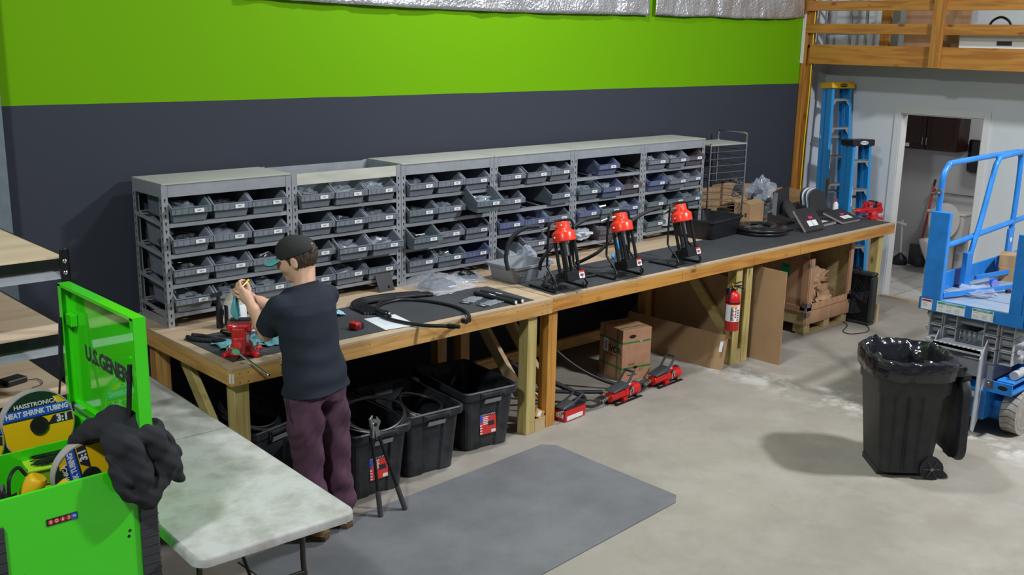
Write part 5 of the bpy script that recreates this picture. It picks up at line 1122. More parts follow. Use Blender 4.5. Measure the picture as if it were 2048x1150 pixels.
B('black_plastic').box((-.05, -.035, 0), (.05, .035, .028)).build('case', pa, bevel=.006); B('hose_black').tube([(-.05, 0, .012), (-.10, -.02, .006), (-.16, -.01, .006), (-.2, .05, .006)], .004, res=4).tube([(.05, -.02, .006), (.09, -.05, .004), (.06, -.12, .004), (.0, -.13, .004)], .0018, res=5).build('cord', pa)
cs = thing('cable_coil', 'tangled coil of black and yellow cable on the plywood shelf', 'cable', (-1.36, -1.52, 1.165))
for k in range(3): B('hose_black').tube([((.09-.01*k)*math.cos(a*PI/6), (.08-.01*k)*math.sin(a*PI/6), .008+.01*k+.01*math.sin(a+k)) for a in range(12)], .006, 8, closed=True, res=3).build('turn', cs)
B('cable_yellow').tube([(.06*math.cos(a*PI/6)+.02, .06*math.sin(a*PI/6), .04+.01*math.sin(a*2)) for a in range(12)], .0035, 8, closed=True, res=3).build('turn', cs)
# ------------------------------------------------------------ green tool cart with raised lid
CX0, CX1, CY0, CY1, CZ = -1.575, -1.0, -2.60, -1.88, 1.11
ct = thing('tool_cart', 'bright green rolling tool cart with its lid raised in the left foreground', 'tool cart', ((CX0+CX1)/2, (CY0+CY1)/2, 0))
ox, oy = (CX0+CX1)/2, (CY0+CY1)/2
def C_(b): b.M = Matrix.Translation((-ox, -oy, 0)); return b
b = C_(B('cart_green')); t_ = .012
b.box((CX0, CY0, .16), (CX1, CY0+t_, CZ)); b.box((CX0, CY1-t_, .16), (CX1, CY1, CZ)); b.box((CX1-t_, CY0+t_, .16), (CX1, CY1-t_, CZ)); b.box((CX0, CY0+t_, .16), (CX0+t_, CY1-t_, CZ)); b.box((CX0+t_, CY0+t_, .16), (CX1-t_, CY1-t_, .18))
b.build('body', ct, bevel=.004)
C_(B('cart_green')).box((CX0+t_, CY1-.30, .90), (CX1-t_, CY1-.288, CZ-.005)).build('divider', ct)
C_(B('dark_metal')).box((CX0+t_, CY0+t_, .905), (CX1-t_, CY1-.30, .912)).box((CX0+t_, CY1-.288, .905), (CX1-t_, CY1-t_, .912)).build('tray_liner', ct)
# corner bumpers with ribs
for x, s in ((CX0-.0, -1), (CX1, 1)):
    b = C_(B('bumper')); b.prism([(x-s*.045, CY0-.012), (x+s*.022, CY0-.012), (x+s*.03, CY0+.0), (x+s*.03, CY0+.055), (x, CY0+.055), (x, CY0), (x-s*.045, CY0)], .14, CZ-.10)
    for k in range(22): z = .16+k*.038; b.box((x-s*.043, CY0-.015, z), (x+s*.02, CY0-.0125, z+.006)); b.box((x+s*.030, CY0+.0, z), (x+s*.033, CY0+.053, z+.006))
    b.build('corner_bumper', ct, bevel=.004)
for x in (CX0+.06, CX1-.06):
    for y in (CY0+.07, CY1-.07):
        B('black_plastic').cyl((x-ox-.02, y-oy, .06), (x-ox+.02, y-oy, .06), .06, n=20).build('caster', ct); B('steel').box((x-ox-.03, y-oy-.03, .12), (x-ox+.03, y-oy+.03, .16)).build('caster_plate', ct)
b = C_(B('dark'))
for (x, z) in ((-1.475, .80), (-1.465, .775), (-1.085, .85), (-1.09, .828)): b.cyl((x, CY0-.001, z), (x, CY0, z), .006, n=10)
b.build('screw_hole', ct)
b = C_(B('black_plastic')).box((-1.385, CY0-.003, .965), (-1.275, CY0, .99)); b.mat('label_red')
for k in range(4): b.cyl((-1.371+.0215*k, CY0-.004, .9775), (-1.371+.0215*k, CY0-.003, .9775), .0098, n=14)
b.mat('label_blue').box((-1.297, CY0-.004, .967), (-1.277, CY0-.003, .988)); b.build('badge', ct)
for k, ch in enumerate('8D63'): text(ch, .016, 'white_label', (-1.371+.0215*k-ox, CY0-.0045-oy, .9775), (PI/2, 0, 0), ct)
text('FB', .011, 'white_label', (-1.287-ox, CY0-.0045-oy, .9775), (PI/2, 0, 0), ct)
# lid
LY0, LY1, LZ0, LZ1, LX = -2.63, -1.90, CZ+.05, 1.685, -.985
b = C_(B('cart_green')); b.box((LX, LY0, LZ0), (LX+.003, LY1, LZ1)); b.box((LX-.048, LY0, LZ1-.003), (LX, LY1, LZ1)); b.box((LX-.048, LY0, LZ0), (LX, LY0+.003, LZ1)); b.box((LX-.048, LY1-.003, LZ0), (LX, LY1, LZ1))
b.box((LX-.048, LY1-.03, LZ0), (LX-.045, LY1, LZ1)); b.box((LX-.048, LY0, LZ0), (LX-.045, LY0+.028, LZ1)); b.box((LX-.048, LY0, LZ1-.012), (LX-.045, LY1, LZ1)); b.box((LX-.008, LY0, LZ0-.04), (LX+.003, LY1, LZ0+.004)); lidb = b.build('lid', ct, bevel=.002)
C_(B('cart_green')).box((LX-.016, CY0+.01, CZ-.0), (LX-.004, CY1-.01, LZ0-.0)).build('hinge', ct)
C_(B('dull_steel')).cyl((LX-.02, CY0+.02, CZ+.02), (LX-.02, CY1-.02, CZ+.02), .004).build('hinge_pin', ct)
b = text('U.S.GENERAL', .088, 'bumper', None, None, ct, ext=.001, bold=.0025, M=Matrix(((0, 0, -1, LX-.002-ox), (-1, 0, 0, -2.285-oy), (0, 1, 0, 1.405), (0, 0, 0, 1))) @ Matrix.Rotation(-.0, 4, 'Z'))
for y, z in ((-1.94, 1.53), (-2.56, 1.49)): C_(B('cart_green')).box((LX-.03, y-.03, z-.025), (LX-.002, y+.03, z+.025)).build('strut_bracket', ct, bevel=.003)
def strut(y, z1, rb):
    b = C_(B('black_plastic')).cyl((LX-.05, y, z1), (LX-.07, y, z1-.24), .0095, n=12); b.cyl((LX-.07, y, z1-.24), (LX-.105, y, CZ-.06), .0045, n=10); b.build('gas_strut', ct)
strut(-1.915, 1.54, 0); strut(-2.585, 1.50, 0)
C_(B('dark_metal')).tube([(-1.035, -2.12+.045*math.cos(a*PI/8), 1.03+.045*math.sin(a*PI/8)) for a in range(16)], .004, 8, closed=True).box((-1.037, -2.165, 1.028), (-1.034, -2.075, 1.032)).build('hole_grommet', ct)
# spools of heat shrink tubing
def spool(loc, rot, label, r=.145):
    t = thing('tubing_spool', label, 'spool', loc, rot=rot)
    def disc(b, rr_, y0, y1, n=48): return b.cyl((0, y0, 0), (0, y1, 0), rr_, n=n)
    disc(B('spool_edge'), r, -.002, .045).build('rim', t)
    disc(B('label_dark'), r*.965, -.0035, -.002).build('label_base', t)
    def band(m, z0, z1, y, nm, R=r*.965, n=28):
        z0 = max(z0, -R*.999); z1 = min(z1, R*.999); pts = []
        for k in range(n+1): z = z0+(z1-z0)*k/n; pts.append((math.sqrt(max(0, R*R-z*z)), y, z))
        for k in range(n+1): z = z1+(z0-z1)*k/n; pts.append((-math.sqrt(max(0, R*R-z*z)), y, z))
        B(m).add(pts, [list(range(len(pts)))]).build(nm, t)
    band('spool_yellow', -r*.70, r*.22, -.0042, 'yellow_band'); band('label_blue', r*.27, r*.53, -.0045, 'blue_band'); band('label_blue', -r*.90, -r*.72, -.0045, 'blue_band')
    B('spool_yellow').add([(r*.55, -.0043, r*.53), (r*.80, -.0043, r*.53), (r*.62, -.0043, r*.73), (r*.45, -.0043, r*.75)], [(0, 1, 2, 3)]).build('yellow_patch', t)
    B('ink').add([(r*.22, -.0046, -r*.05), (r*.95, -.0046, -r*.05), (r*.93, -.0046, r*.2), (r*.42, -.0046, r*.2)], [(0, 1, 2, 3)]).build('ratio_panel', t)
    R0 = (PI/2, 0, 0)
    text('HAISSTRONICA', r*.17, 'white_label', (-.02*r, -.005, r*.62), R0, t, bold=.0006)
    text('HEAT SHRINK TUBING', r*.20, 'white_label', (-.0*r, -.005, r*.40), R0, t, bold=.0012, sx=.84)
    text('3:1', r*.28, 'white_label', (r*.66, -.005, r*.075), R0, t, bold=.0018)
    text('CE   ISO   SGS', r*.15, 'white_label', (0, -.005, -r*.80), R0, t, bold=.0006)
    disc(B('black_plastic'), r*.25, -.012, -.004).build('hub', t); disc(B('dark'), r*.14, -.013, -.012).build('hub_hole', t)
    return t
spool((-1.195, -2.02, 1.135), (-.1, 0, .02), 'yellow heat shrink tubing spool standing upright nearest the raised lid')
spool((-1.48, -2.04, 1.12), (-.1, .15, .02), 'yellow heat shrink tubing spool cut by the left edge of the picture')
spool((-1.165, -2.47, 1.06), (-.12, -1.75, .05), 'yellow heat shrink spool turned on its side in front, beside the dark jacket', .138)
tb = thing('parts_tray', 'lime green plastic tray of black cable ties inside the cart', 'tray', (-1.19, -2.24, .985), -.12)
B('tray_green').hexa([(-.11, -.06, 0), (.11, -.06, 0), (.11, .06, 0), (-.11, .06, 0), (-.14, -.08, .075), (.14, -.08, .075), (.14, .08, .075), (-.14, .08, .075)]).build('body', tb, bevel=.008)
B('tray_green').tube([(-.14, -.08, .078), (.14, -.08, .078), (.14, .08, .078), (-.14, .08, .078)], .006, 8, closed=True).build('rim', tb)
b = B('black_plastic')
for k in range(26): y = -.05+.1*rnd.random(); b.bar((-.10+rnd.uniform(-.02, .02), y, .078+rnd.random()*.012), (.11+rnd.uniform(-.02, .02), y+rnd.uniform(-.03, .03), .080+rnd.random()*.012), .004, .0016)
b.build('cable_ties', tb); 
B('tray_green').box((-.10, -.058, -.07), (.10, .058, -.0)).build('lower_tray', tb, bevel=.006)
yt = thing('work_lamp', 'yellow cylindrical cordless tool with black cord loop inside the cart', 'tool', (-1.395, -2.46, .93), .3)
B('yellow').at((0, 0, .10), (.35, .3, 0)).lathe([(.001, -.09), (.036, -.09), (.038, .0), (.038, .08), (.03, .09), (.001, .09)], 20).build('body', yt); B('hose_black').tube([(.0, .0, .19), (-.03, -.0, .23), (-.08, -.02, .21), (-.09, -.03, .13), (-.06, -.04, .05)], .007, res=5).build('cord', yt)
tag(B('yellow').at((0, 0, 0), (0, 1.2, .3)).lathe([(.001, -.04), (.025, -.04), (.025, .04), (.001, .04)], 16).build('pipe_plug', loc=(-1.31, -2.54, 1.06)), 'short yellow plastic plug beside the front edge of the cart', 'plug')
tag(blob(B('dark_metal'), (0, 0, .06), (.07, .07, .08), 8, .3, 14, 9, 3).mat('bright_red').cyl((-.05, .05, .14), (-.02, .07, .19), .024).build('cordless_drill', loc=(-1.49, -2.47, .94)), 'dark and red power tool at the left inside the cart', 'tool')
b = B('cable_yellow').tube([(0, 0, 0), (.02, .01, .0), (.05, -.01, .01), (.08, .0, .0)], .003, res=3); b.mat('label_green').tube([(0, .006, 0), (.03, .012, .0), (.08, .008, .0)], .003, res=3); b.mat('white_label').tube([(-.03, .03, .02), (0, .006, .0)], .003); tag(b.build('wire_scrap', loc=(-1.29, -2.36, .93)), 'scrap of yellow and green striped wire in the cart', 'wire')
# jacket over the cart corner
J = SDF((-1.34, -2.86, .86), (-.72, -2.28, 1.42), .0065)
for pts, r in (([(-1.10, -2.55, 1.27), (-1.075, -2.61, 1.20), (-1.065, -2.645, 1.08), (-1.07, -2.66, 1.01)], [.042, .062, .055, .03]),
               ([(-1.05, -2.55, 1.275), (-.985, -2.60, 1.20), (-.945, -2.625, 1.09), (-.96, -2.64, 1.03)], [.042, .060, .048, .03]),
               ([(-.97, -2.58, 1.21), (-.915, -2.60, 1.12), (-.885, -2.61, 1.02)], [.045, .042, .024]),
               ([(-1.20, -2.42, 1.18), (-1.14, -2.49, 1.245), (-1.07, -2.53, 1.285)], [.026, .040, .045]),
               ([(-1.13, -2.60, 1.22), (-1.125, -2.635, 1.12), (-1.11, -2.65, 1.035)], [.034, .032, .024]),
               ([(-1.10, -2.65, 1.03), (-1.04, -2.665, .995), (-.98, -2.645, 1.03)], [.034, .036, .030])): J.chain(pts, r, .022)
def jfold(X, Y, Z_):
    a = X*46+Z_*16+Y*20+1.4*np.sin(Z_*11+X*7); f = -.017*(np.abs(np.sin(a*.5))**.5)+.010
    return f+.004*np.sin(X*70-Z_*52+Y*30)+.002*np.sin(Z_*120+X*90)
J.ripple(jfold)
jk = J.mesh('jacket', 'cloth_dark', None, 2); tag(jk, 'dark charcoal jacket thrown over the near corner of the green cart', 'jacket')
# ------------------------------------------------------------ step ladders in the corner
def ladder(name, label, loc, lean, Hh, wt, wb, capm, nst, rz=0, caplab=True):
    t = thing(name, label, 'ladder', loc, rot=(0, lean, rz))
    for s in (-1, 1):
        for (x, wd, nm) in ((0, .085, 'front_rail'), (.105, .06, 'rear_rail')):
            b = B('ladder_blue'); y0, y1 = s*wb/2, s*wt/2
            p = (x, y0, 0), (x, y1, Hh)
            b.hexa([(x-wd/2, y0-.004, 0), (x+wd/2, y0-.004, 0), (x+wd/2, y0+.004, 0), (x-wd/2, y0+.004, 0), (x-wd/2, y1-.004, Hh), (x+wd/2, y1-.004, Hh), (x+wd/2, y1+.004, Hh), (x-wd/2, y1+.004, Hh)])
            for e in (-1, 1):
                xx = x+e*wd/2; b.hexa([(xx-.004, y0-s*.028, 0), (xx+.004, y0-s*.028, 0), (xx+.004, y0, 0), (xx-.004, y0, 0), (xx-.004, y1-s*.028, Hh), (xx+.004, y1-s*.028, Hh), (xx+.004, y1, Hh), (xx-.004, y1, Hh)])
            b.build(nm, t)
    for k in range(nst):
        z = .30+k*.305
        if z > Hh-.15: break
        w = wb+(wt-wb)*z/Hh-.012
        b = B('ladder_alu').box((-.045, -w/2, z-.012), (.045, w/2, z)).box((-.045, -w/2, z-.028), (-.041, w/2, z)); b.add([(-.04, -w/2+.0, z-.03), (-.04, -w/2+.06, z-.03), (-.04, -w/2, z-.11)], [(0, 1, 2)]).add([(-.04, w/2, z-.03), (-.04, w/2, z-.11), (-.04, w/2-.06, z-.03)], [(0, 1, 2)]); b.build('step', t)
    for k in range(3): z = .5+k*.6; B('ladder_alu').box((.10, -wb/2*.85, z), (.11, wb/2*.85, z+.03)).build('rear_bar', t) if z < Hh-.2 else None
    b = B(capm); b.box((-.075, -wt/2-.025, Hh-.055), (.155, wt/2+.025, Hh+.012)); b.build('top_cap', t, bevel=.012, seg=3)
    B('dark').add([(-.0765, .05*math.cos(a*PI/10), Hh-.022+.02*math.sin(a*PI/10)) for a in range(20)], [list(range(20))[::-1]]).build('badge', t) if capm == 'yellow' else B('white_label').add([(-.0765, .05*math.cos(a*PI/10), Hh-.022+.02*math.sin(a*PI/10)) for a in range(20)], [list(range(20))[::-1]]).build('badge', t)
    text('WERNER', .022, 'yellow' if capm == 'yellow' else 'ink', None, None, t, M=Matrix(((0, 0, -1, -.077), (-1, 0, 0, 0), (0, 1, 0, Hh-.022), (0, 0, 0, 1))))
    # stickers on the left rail seen from the bench side
    yb = lambda z: wb/2+(wt-wb)/2*z/Hh
    for (z0, z1, m) in ((Hh*.60, Hh*.72, 'white_label'), (Hh*.47, Hh*.50, 'label_blue')):
        B(m).box((-.046, yb(z0)-.036, z0), (-.0435, yb(z0)-.006, z1)).build('sticker', t)
    for (z, r_) in ((Hh*.5, 0),):
        B('brass').bar((-.05, yb(z)-.04, z+.12), (-.055, yb(z)+.03, z-.16), .022, .004, (1, 0, 0)).build('spreader', t); B('brass').bar((-.05, yb(z)-.005, z+.12), (-.055, yb(z)+.0, z-.16), .022, .004, (1, 0, 0)).build('spreader', t) if capm == 'yellow' else None
    return t
ladder('step_ladder', 'taller blue step ladder with yellow top cap leaning in the corner', (7.86, -.43, 0), .07, 2.29, .24, .36, 'yellow', 8, 1.13)
ladder('step_ladder', 'shorter blue step ladder with black top cap in front of the taller one', (7.64, -.80, 0), .05, 1.72, .22, .30, 'black_plastic', 6, 1.13)
# ------------------------------------------------------------ toilet room contents
kc = thing('wall_cabinet', 'dark brown two-door wall cabinet above the toilet', 'cabinet', (XB-.30, -.36, 1.46))
B('dark_wood').box((.0, -.42, 0), (.295, .36, .50)).build('carcass', kc)
for y0, s in ((-.415, 1), (-.025, -1)):
    d = B('dark_wood').box((-.02, y0, .005), (0, y0+.38, .495)).build('door', kc, bevel=.003); B('dark_wood').box((-.026, y0+.06, .07), (-.02, y0+.32, .43)).build('door_panel', d)
    yy = -.055 if s > 0 else -.005; B('steel').tube([(-.02, yy, .06), (-.045, yy, .07), (-.05, yy, .11), (-.045, yy, .15), (-.02, yy, .16)], .005, res=3).build('door_handle', d)
B('white_label').box((-.0215, .17, .025), (-.020, .27, .075)).build('notice', kc)
tw = thing('towel_dispenser', 'rounded black paper towel dispenser on the toilet room wall', 'dispenser', (XB-.20, -1.00, 1.22))
B('black_gloss').prism([(.19, -.16), (.19, .16), (.06, .16), (.01, .09), (0, 0), (.01, -.09), (.06, -.16)], 0, .40).build('housing', tw, bevel=.03, seg=4)
tl = thing('toilet', 'white toilet with its seat raised in the toilet room', 'toilet', (XB-.02, -.72, 0))
rsb = [[(-.42+.16*sx*math.cos(a*PI/12)*(1.25 if math.cos(a*PI/12) < 0 else .9), .17*sy*math.sin(a*PI/12), z) for a in range(24)] for z, sx, sy in ((.0, .75, .55), (.02, .78, .58), (.14, .62, .5), (.26, .95, .85), (.38, 1.25, 1.05), (.40, 1.25, 1.05), (.40, 1.05, .85), (.33, .85, .65), (.28, .4, .3))]
B('porcelain').rings(rsb).box((-.42, -.09, 0), (-.10, .09, .36)).build('bowl', tl)
B('porcelain').hexa([(-.21, -.20, .36), (-.02, -.20, .36), (-.02, .20, .36), (-.21, .20, .36), (-.23, -.23, .70), (-.01, -.23, .70), (-.01, .23, .70), (-.23, .23, .70)]).build('tank', tl, bevel=.02, seg=3); B('porcelain').box((-.24, -.24, .70), (0, .24, .735)).build('tank_lid', tl, bevel=.01)
B('porcelain').rings([[(-.30+x+.05*(z0-.41)/.42*1, (.19)*math.sin(a*PI/12), z0) for a, z0 in [(k, .62+.22*math.cos(k*PI/12)) for k in range(24)]] for x in (0, .025)]).build('seat_lid', tl)
gb = B('steel').cyl((XB-.07, -.98, .92), (XB-.07, -.42, .92), .017).cyl((XB-.07, -.44, .92), (XB-.002, -.42, .92), .015).cyl((XB-.006, -.42, .92), (XB, -.42, .92), .045, n=20).cyl((XB-.07, -.96, .92), (XB-.002, -.98, .92), .015).cyl((XB-.006, -.98, .92), (XB, -.98, .92), .045, n=20).build('grab_bar'); tag(gb, 'brushed steel grab bar on the wall above the toilet', 'grab bar')
gb = B('steel').cyl((XD+.75, -.03, .95), (XD+1.5, -.03, .95), .017).cyl((XD+1.45, .05, .95), (XD+1.45, -.03, .95), .015).cyl((XD+.8, .05, .95), (XD+.8, -.03, .95), .015).cyl((XD+1.45, .044, .95), (XD+1.45, .05, .95), .045, n=20).build('grab_bar'); tag(gb, 'grab bar on the side wall left of the toilet', 'grab bar')
pl = thing('toilet_plunger', 'plunger with black rubber cup and white handle on the tiles', 'plunger', (XB-.30, -.22, 0))
B('black_plastic').lathe([(.09, 0), (.095, .03), (.08, .09), (.03, .13), (.02, .15), (.001, .15)], 20).build('cup', pl); B('white_label').cyl((0, 0, .15), (.02, .03, .56), .013).build('handle', pl); B('white_label').cyl((.02, -.03, .50), (.02, .09, .52), .02).build('brush_handle', pl)
pl = thing('toilet_brush', 'dark round brush holder on the tiles beside the toilet', 'brush', (XB-.22, -.44, 0)); B('bumper').lathe([(.001, 0), (.07, 0), (.075, .08), (.05, .13), (.001, .13)], 16).build('holder', pl)
bm = thing('broom', 'broom with red handle leaning behind the toilet', 'broom', (XB-.16, -.40, 0)); B('label_red').cyl((.0, 0, .25), (.13, -.03, 1.0), .012).build('handle', bm); B('black_plastic').cyl((.13, -.03, 1.0), (.142, -.033, 1.08), .013).build('grip', bm); B('bumper').box((-.04, -.12, 0), (.02, .12, .26)).build('head', bm)
# ------------------------------------------------------------ scissor lift
LX0 = 4.70; LYc = -3.29; HW = .375
lf = thing('scissor_lift', 'blue scissor lift with grey scissor arms at the right edge', 'scissor lift', (LX0+.95, LYc, 0))
def L_(b): b.M = Matrix.Translation((-(LX0+.95), -LYc, 0)); return b
y0, y1 = LYc-HW, LYc+HW
L_(B('lift_blue')).box((LX0, y0, .835), (LX0+.012, y1, .925)).box((LX0, y0, .835), (LX0+1.9, y0+.01, .925)).box((LX0, y1-.01, .835), (LX0+1.9, y1, .925)).box((LX0+1.89, y0, .835), (LX0+1.9, y1, .925)).build('platform_frame', lf, bevel=.003)
L_(B('deck_metal')).box((LX0+.012, y0+.01, .905), (LX0+1.89, y1-.01, .923)).build('deck', lf)
L_(B('dark')).box((LX0+.30, y0+.01, .9232), (LX0+.306, y1-.01, .924)).build('deck_seam', lf)
# scissor arms: stacked rectangular tubes seen end on
def tubeend(x, y, z, L=1.7, s=.100, hh=.098):
    b = L_(B('lift_grey')); w = .009
    b.box((x, y-s/2, z-hh/2), (x+L, y-s/2+w, z+hh/2)).box((x, y+s/2-w, z-hh/2), (x+L, y+s/2, z+hh/2)).box((x, y-s/2+w, z-hh/2), (x+L, y+s/2-w, z-hh/2+w)).box((x, y-s/2+w, z+hh/2-w), (x+L, y+s/2-w, z+hh/2)); b.build('scissor_arm', lf, bevel=.004)
for y in (y1-.12, y1-.225):
    for z in (.783, .682): tubeend(LX0+.05, y, z)
for y in (y0+.235, y0+.13):
    for z in (.783, .682, .581): tubeend(LX0+.05+(.03 if y < y0+.15 else 0), y, z)
for z, dx in ((.783, .14), (.682, .14), (.581, .16)):
    L_(B('lift_grey')).cyl((LX0+dx, y0+.03, z), (LX0+dx, y1-.03, z), .030, n=20).build('pin_tube', lf)
    L_(B('dull_steel')).cyl((LX0+dx, y0+.035, z), (LX0+dx, y0+.018, z), .018, n=12).cyl((LX0+dx, y1-.035, z), (LX0+dx, y1-.018, z), .018, n=12).build('pin_nut', lf)
for k in range(4): L_(B('steel')).tube([(LX0+.10+.037*math.cos(a*PI/6), y1-.30-.035*k, .68+.037*math.sin(a*PI/6)) for a in range(12)], .004, 6, closed=True).build('hose_clip', lf)
# steps
L_(B('lift_grey')).box((LX0-.06, y0+.245, .615), (LX0+.06, y1-.165, .635)).box((LX0-.06, y0+.245, .60), (LX0-.052, y1-.165, .635)).build('step', lf); L_(B('lift_grey')).box((LX0-.06, y0+.245, .30), (LX0+.02, y1-.165, .315)).build('step', lf)
b = L_(B('dark'))
for k in range(9): b.box((LX0-.05, y0+.28+k*.034, .6352), (LX0-.03, y0+.29+k*.034, .6358))
b.build('step_holes', lf)
def sp(y): 
    b = L_(B('lift_grey')); pts = [(LX0-.075, .06), (LX0-.03, .03), (LX0+.03, .12), (LX0+.045, .40), (LX0+.055, .66), (LX0+.03, .70), (LX0-.065, .58), (LX0-.07, .30)]
    b.add([(x, y-.004, z) for x, z in pts]+[(x, y+.004, z) for x, z in pts], [list(range(8)), list(range(8, 16))[::-1]]+[(i, i+8, (i+1) % 8+8, (i+1) % 8) for i in range(8)]); b.build('step_side', lf)
sp(y0+.24); sp(y1-.16)
# chassis and wheels
b = L_(B('lift_blue')); b.box((LX0+.02, y0+.20, .12), (LX0+.45, y1-.10, .34)).box((LX0+.46, y0, .10), (LX0+1.85, y1, .50)).box((LX0+.46, y0-.0, .50), (LX0+1.85, y0+.03, .60)); b.box((LX0+.02, y0+.02, .345), (LX0+.46, y0+.20, .37)).box((LX0+.02, y0+.02, .42), (LX0+.46, y0+.14, .44)); b.build('chassis', lf, bevel=.006)
b = L_(B('lift_blue')); b.hexa([(LX0+.0, y0+.02, .345), (LX0+.012, y0+.02, .345), (LX0+.012, y0+.22, .345), (LX0+.0, y0+.22, .345), (LX0, y0+.02, .43), (LX0+.012, y0+.02, .43), (LX0+.012, y0+.22, .43), (LX0, y0+.22, .43)]); b.build('slot_plate', lf, bevel=.003)
L_(B('dark')).add([(LX0-.0008, y0+.085+.035*math.cos(a*PI/8), .392+.016*math.sin(a*PI/8)) for a in range(16)], [list(range(16))]).build('slot', lf); L_(B('steel')).cyl((LX0-.012, y0+.19, .40), (LX0, y0+.19, .40), .014).box((LX0-.002, y0+.15, .37), (LX0, y0+.22, .43)).build('pin_boss', lf)
L_(B('lift_grey')).cyl((LX0+.08, y0+.05, .475), (LX0+.25, y0+.05, .475), .032, n=20).build('motor', lf); L_(B('orange')).box((LX0+.28, y0+.02, .50), (LX0+.34, y0+.06, .52)).build('orange_tag', lf); L_(B('yellow')).cyl((LX0+.02, y1-.11, .30), (LX0+.02, y1-.15, .34), .008).build('yellow_lead', lf)
L_(B('lift_grey')).box((LX0+.1, y0+.2, .40), (LX0+.44, y1-.12, .52)).build('linkset', lf)
def wheel(x, y):
    w = L_(B('tyre')); w.cyl((x, y-.055, .165), (x, y+.055, .165), .165, n=40); wh = w.build('wheel', lf)
    t_ = L_(B('bumper')); 
    for k in range(20):
        a = k*PI/10; r = .1655
        for s in (-1, 1):
            p = [(r, a), (r, a+.05)]
            t_.add([(x+r*math.cos(a), y, .165+r*math.sin(a)), (x+r*math.cos(a+.03), y, .165+r*math.sin(a+.03)), (x+r*math.cos(a+.14), y+s*.054, .165+r*math.sin(a+.14)), (x+r*math.cos(a+.11), y+s*.054, .165+r*math.sin(a+.11))], [(0, 1, 2, 3)])
    t_.build('tread', wh); L_(B('lift_grey')).rings([[(x+r*math.cos(a*PI/16), y+yy, .165+r*math.sin(a*PI/16)) for a in range(32)] for r, yy in ((.13, -.0565), (.12, -.058), (.115, -.03), (.03, -.02), (.028, -.05), (.001, -.05))], cap=False).build('rim', wh)
wheel(LX0+.28, y0+.07); wheel(LX0+1.55, y0+.07); wheel(LX0+.28, y1-.07); wheel(LX0+1.55, y1-.07)
L_(B('lift_blue')).cyl((LX0+.28, y0+.13, .165), (LX0+.28, y0+.30, .165), .10, n=24).build('hub_motor', lf)
# rails
def rail(pts, s=.038, nm='rail', m='lift_blue', res=0): L_(B(m)).tube(pts, s*.62, 4 if not res else 12, res=res).build(nm, lf)
L_(B('lift_blue')).box((LX0-.002, y1-.155, .925), (LX0+.05, y1-.015, 1.56)).build('entrance_post', lf, bevel=.006)
ya_ = y1-.055
rail([(LX0+.03, ya_, 1.50), (LX0+.03, ya_, 1.72), (LX0+.045, ya_, 1.82), (LX0+.11, ya_, 1.88), (LX0+.22, ya_, 1.895), (LX0+1.2, ya_, 1.905), (LX0+1.35, ya_, 1.89), (LX0+1.40, ya_, 1.80), (LX0+1.40, ya_, 1.4), (LX0+1.36, ya_, 1.1), (LX0+1.34, ya_, .93)], .034, res=5)
L_(B('dull_steel')).cyl((LX0+.0, ya_+.0, 1.70), (LX0+.07, ya_, 1.70), .020).cyl((LX0-.03, ya_, 1.69), (LX0+.03, ya_, 1.69), .008).build('clamp', lf)
yb_ = y1-.085
rail([(LX0+.56, yb_, .93), (LX0+.58, yb_, 1.15), (LX0+.70, yb_, 1.42), (LX0+.83, yb_, 1.78), (LX0+.88, yb_, 1.86), (LX0+1.0, yb_, 1.895), (LX0+1.85, yb_, 1.92)], .034, res=5)
rail([(LX0+.06, ya_, 1.27), (LX0+.6, ya_, 1.30), (LX0+1.85, ya_, 1.36)], .034, res=3, nm='mid_rail')
L_(B('lift_blue')).box((LX0+.50, yb_-.02, .925), (LX0+.60, yb_+.02, 1.20)).build('rail_socket', lf, bevel=.004)
L_(B('lift_blue')).box((LX0+.12, y1-.02, .925), (LX0+1.85, y1-.005, 1.06)).build('toe_board', lf, bevel=.004)
L_(B('lift_blue')).bar((LX0+.04, y1-.15, .955), (LX0+1.3, y1-.60, .975), .02, .03).build('toe_bar', lf)
L_(B('lift_blue')).bar((LX0+.62, y1-.13, 1.0), (LX0+1.3, y1-.25, 1.0), .02, .03).build('toe_bar', lf)
L_(B('lift_blue')).box((LX0+1.24, y1-.10, .93), (LX0+1.34, y1-.08, 1.30)).mat('white_label').cyl((LX0+1.29, y1-.101, 1.21), (LX0+1.29, y1-.10, 1.21), .018, n=18).build('control_bracket', lf)
L_(B('lift_blue')).box((LX0+.0, y0+.03, .925), (LX0+.025, y0+.115, 1.48)).box((LX0+.0, y0-.0, .925), (LX0+.05, y0+.028, 1.30)).build('gate_post', lf, bevel=.004)
def sticker(ya, yb, head, hm, seed):
    b = L_(B('white_label')).box((LX0-.0012, ya, .842), (LX0, yb, .918)); b.mat(hm).box((LX0-.0018, ya+.004, .900), (LX0-.001, yb-.004, .914)); b.mat('ink')
    for k in range(4):
        for c in range(3 if yb-ya > .12 else 1):
            if (k+c+seed) % 5 == 4: continue
            yy = yb-.012-c*.06; b.box((LX0-.0017, yy-.035, .888-.011*k), (LX0-.001, yy, .8895-.011*k))
    b.build('notice', lf); text(head, .013, 'ink' if hm == 'label_red' else 'white_label', None, None, lf, M=Matrix(((0, 0, -1, LX0-.002-(LX0+.95)), (-1, 0, 0, (ya+yb)/2-LYc), (0, 1, 0, .907), (0, 0, 0, 1))))
sticker(y1-.10, y1-.02, 'DANGER', 'label_red', 1); sticker(y1-.34, y1-.135, 'INSTRUCTIONS', 'label_green', 2); sticker(y1-.54, y1-.39, 'INSTRUCTIONS', 'label_green', 3)
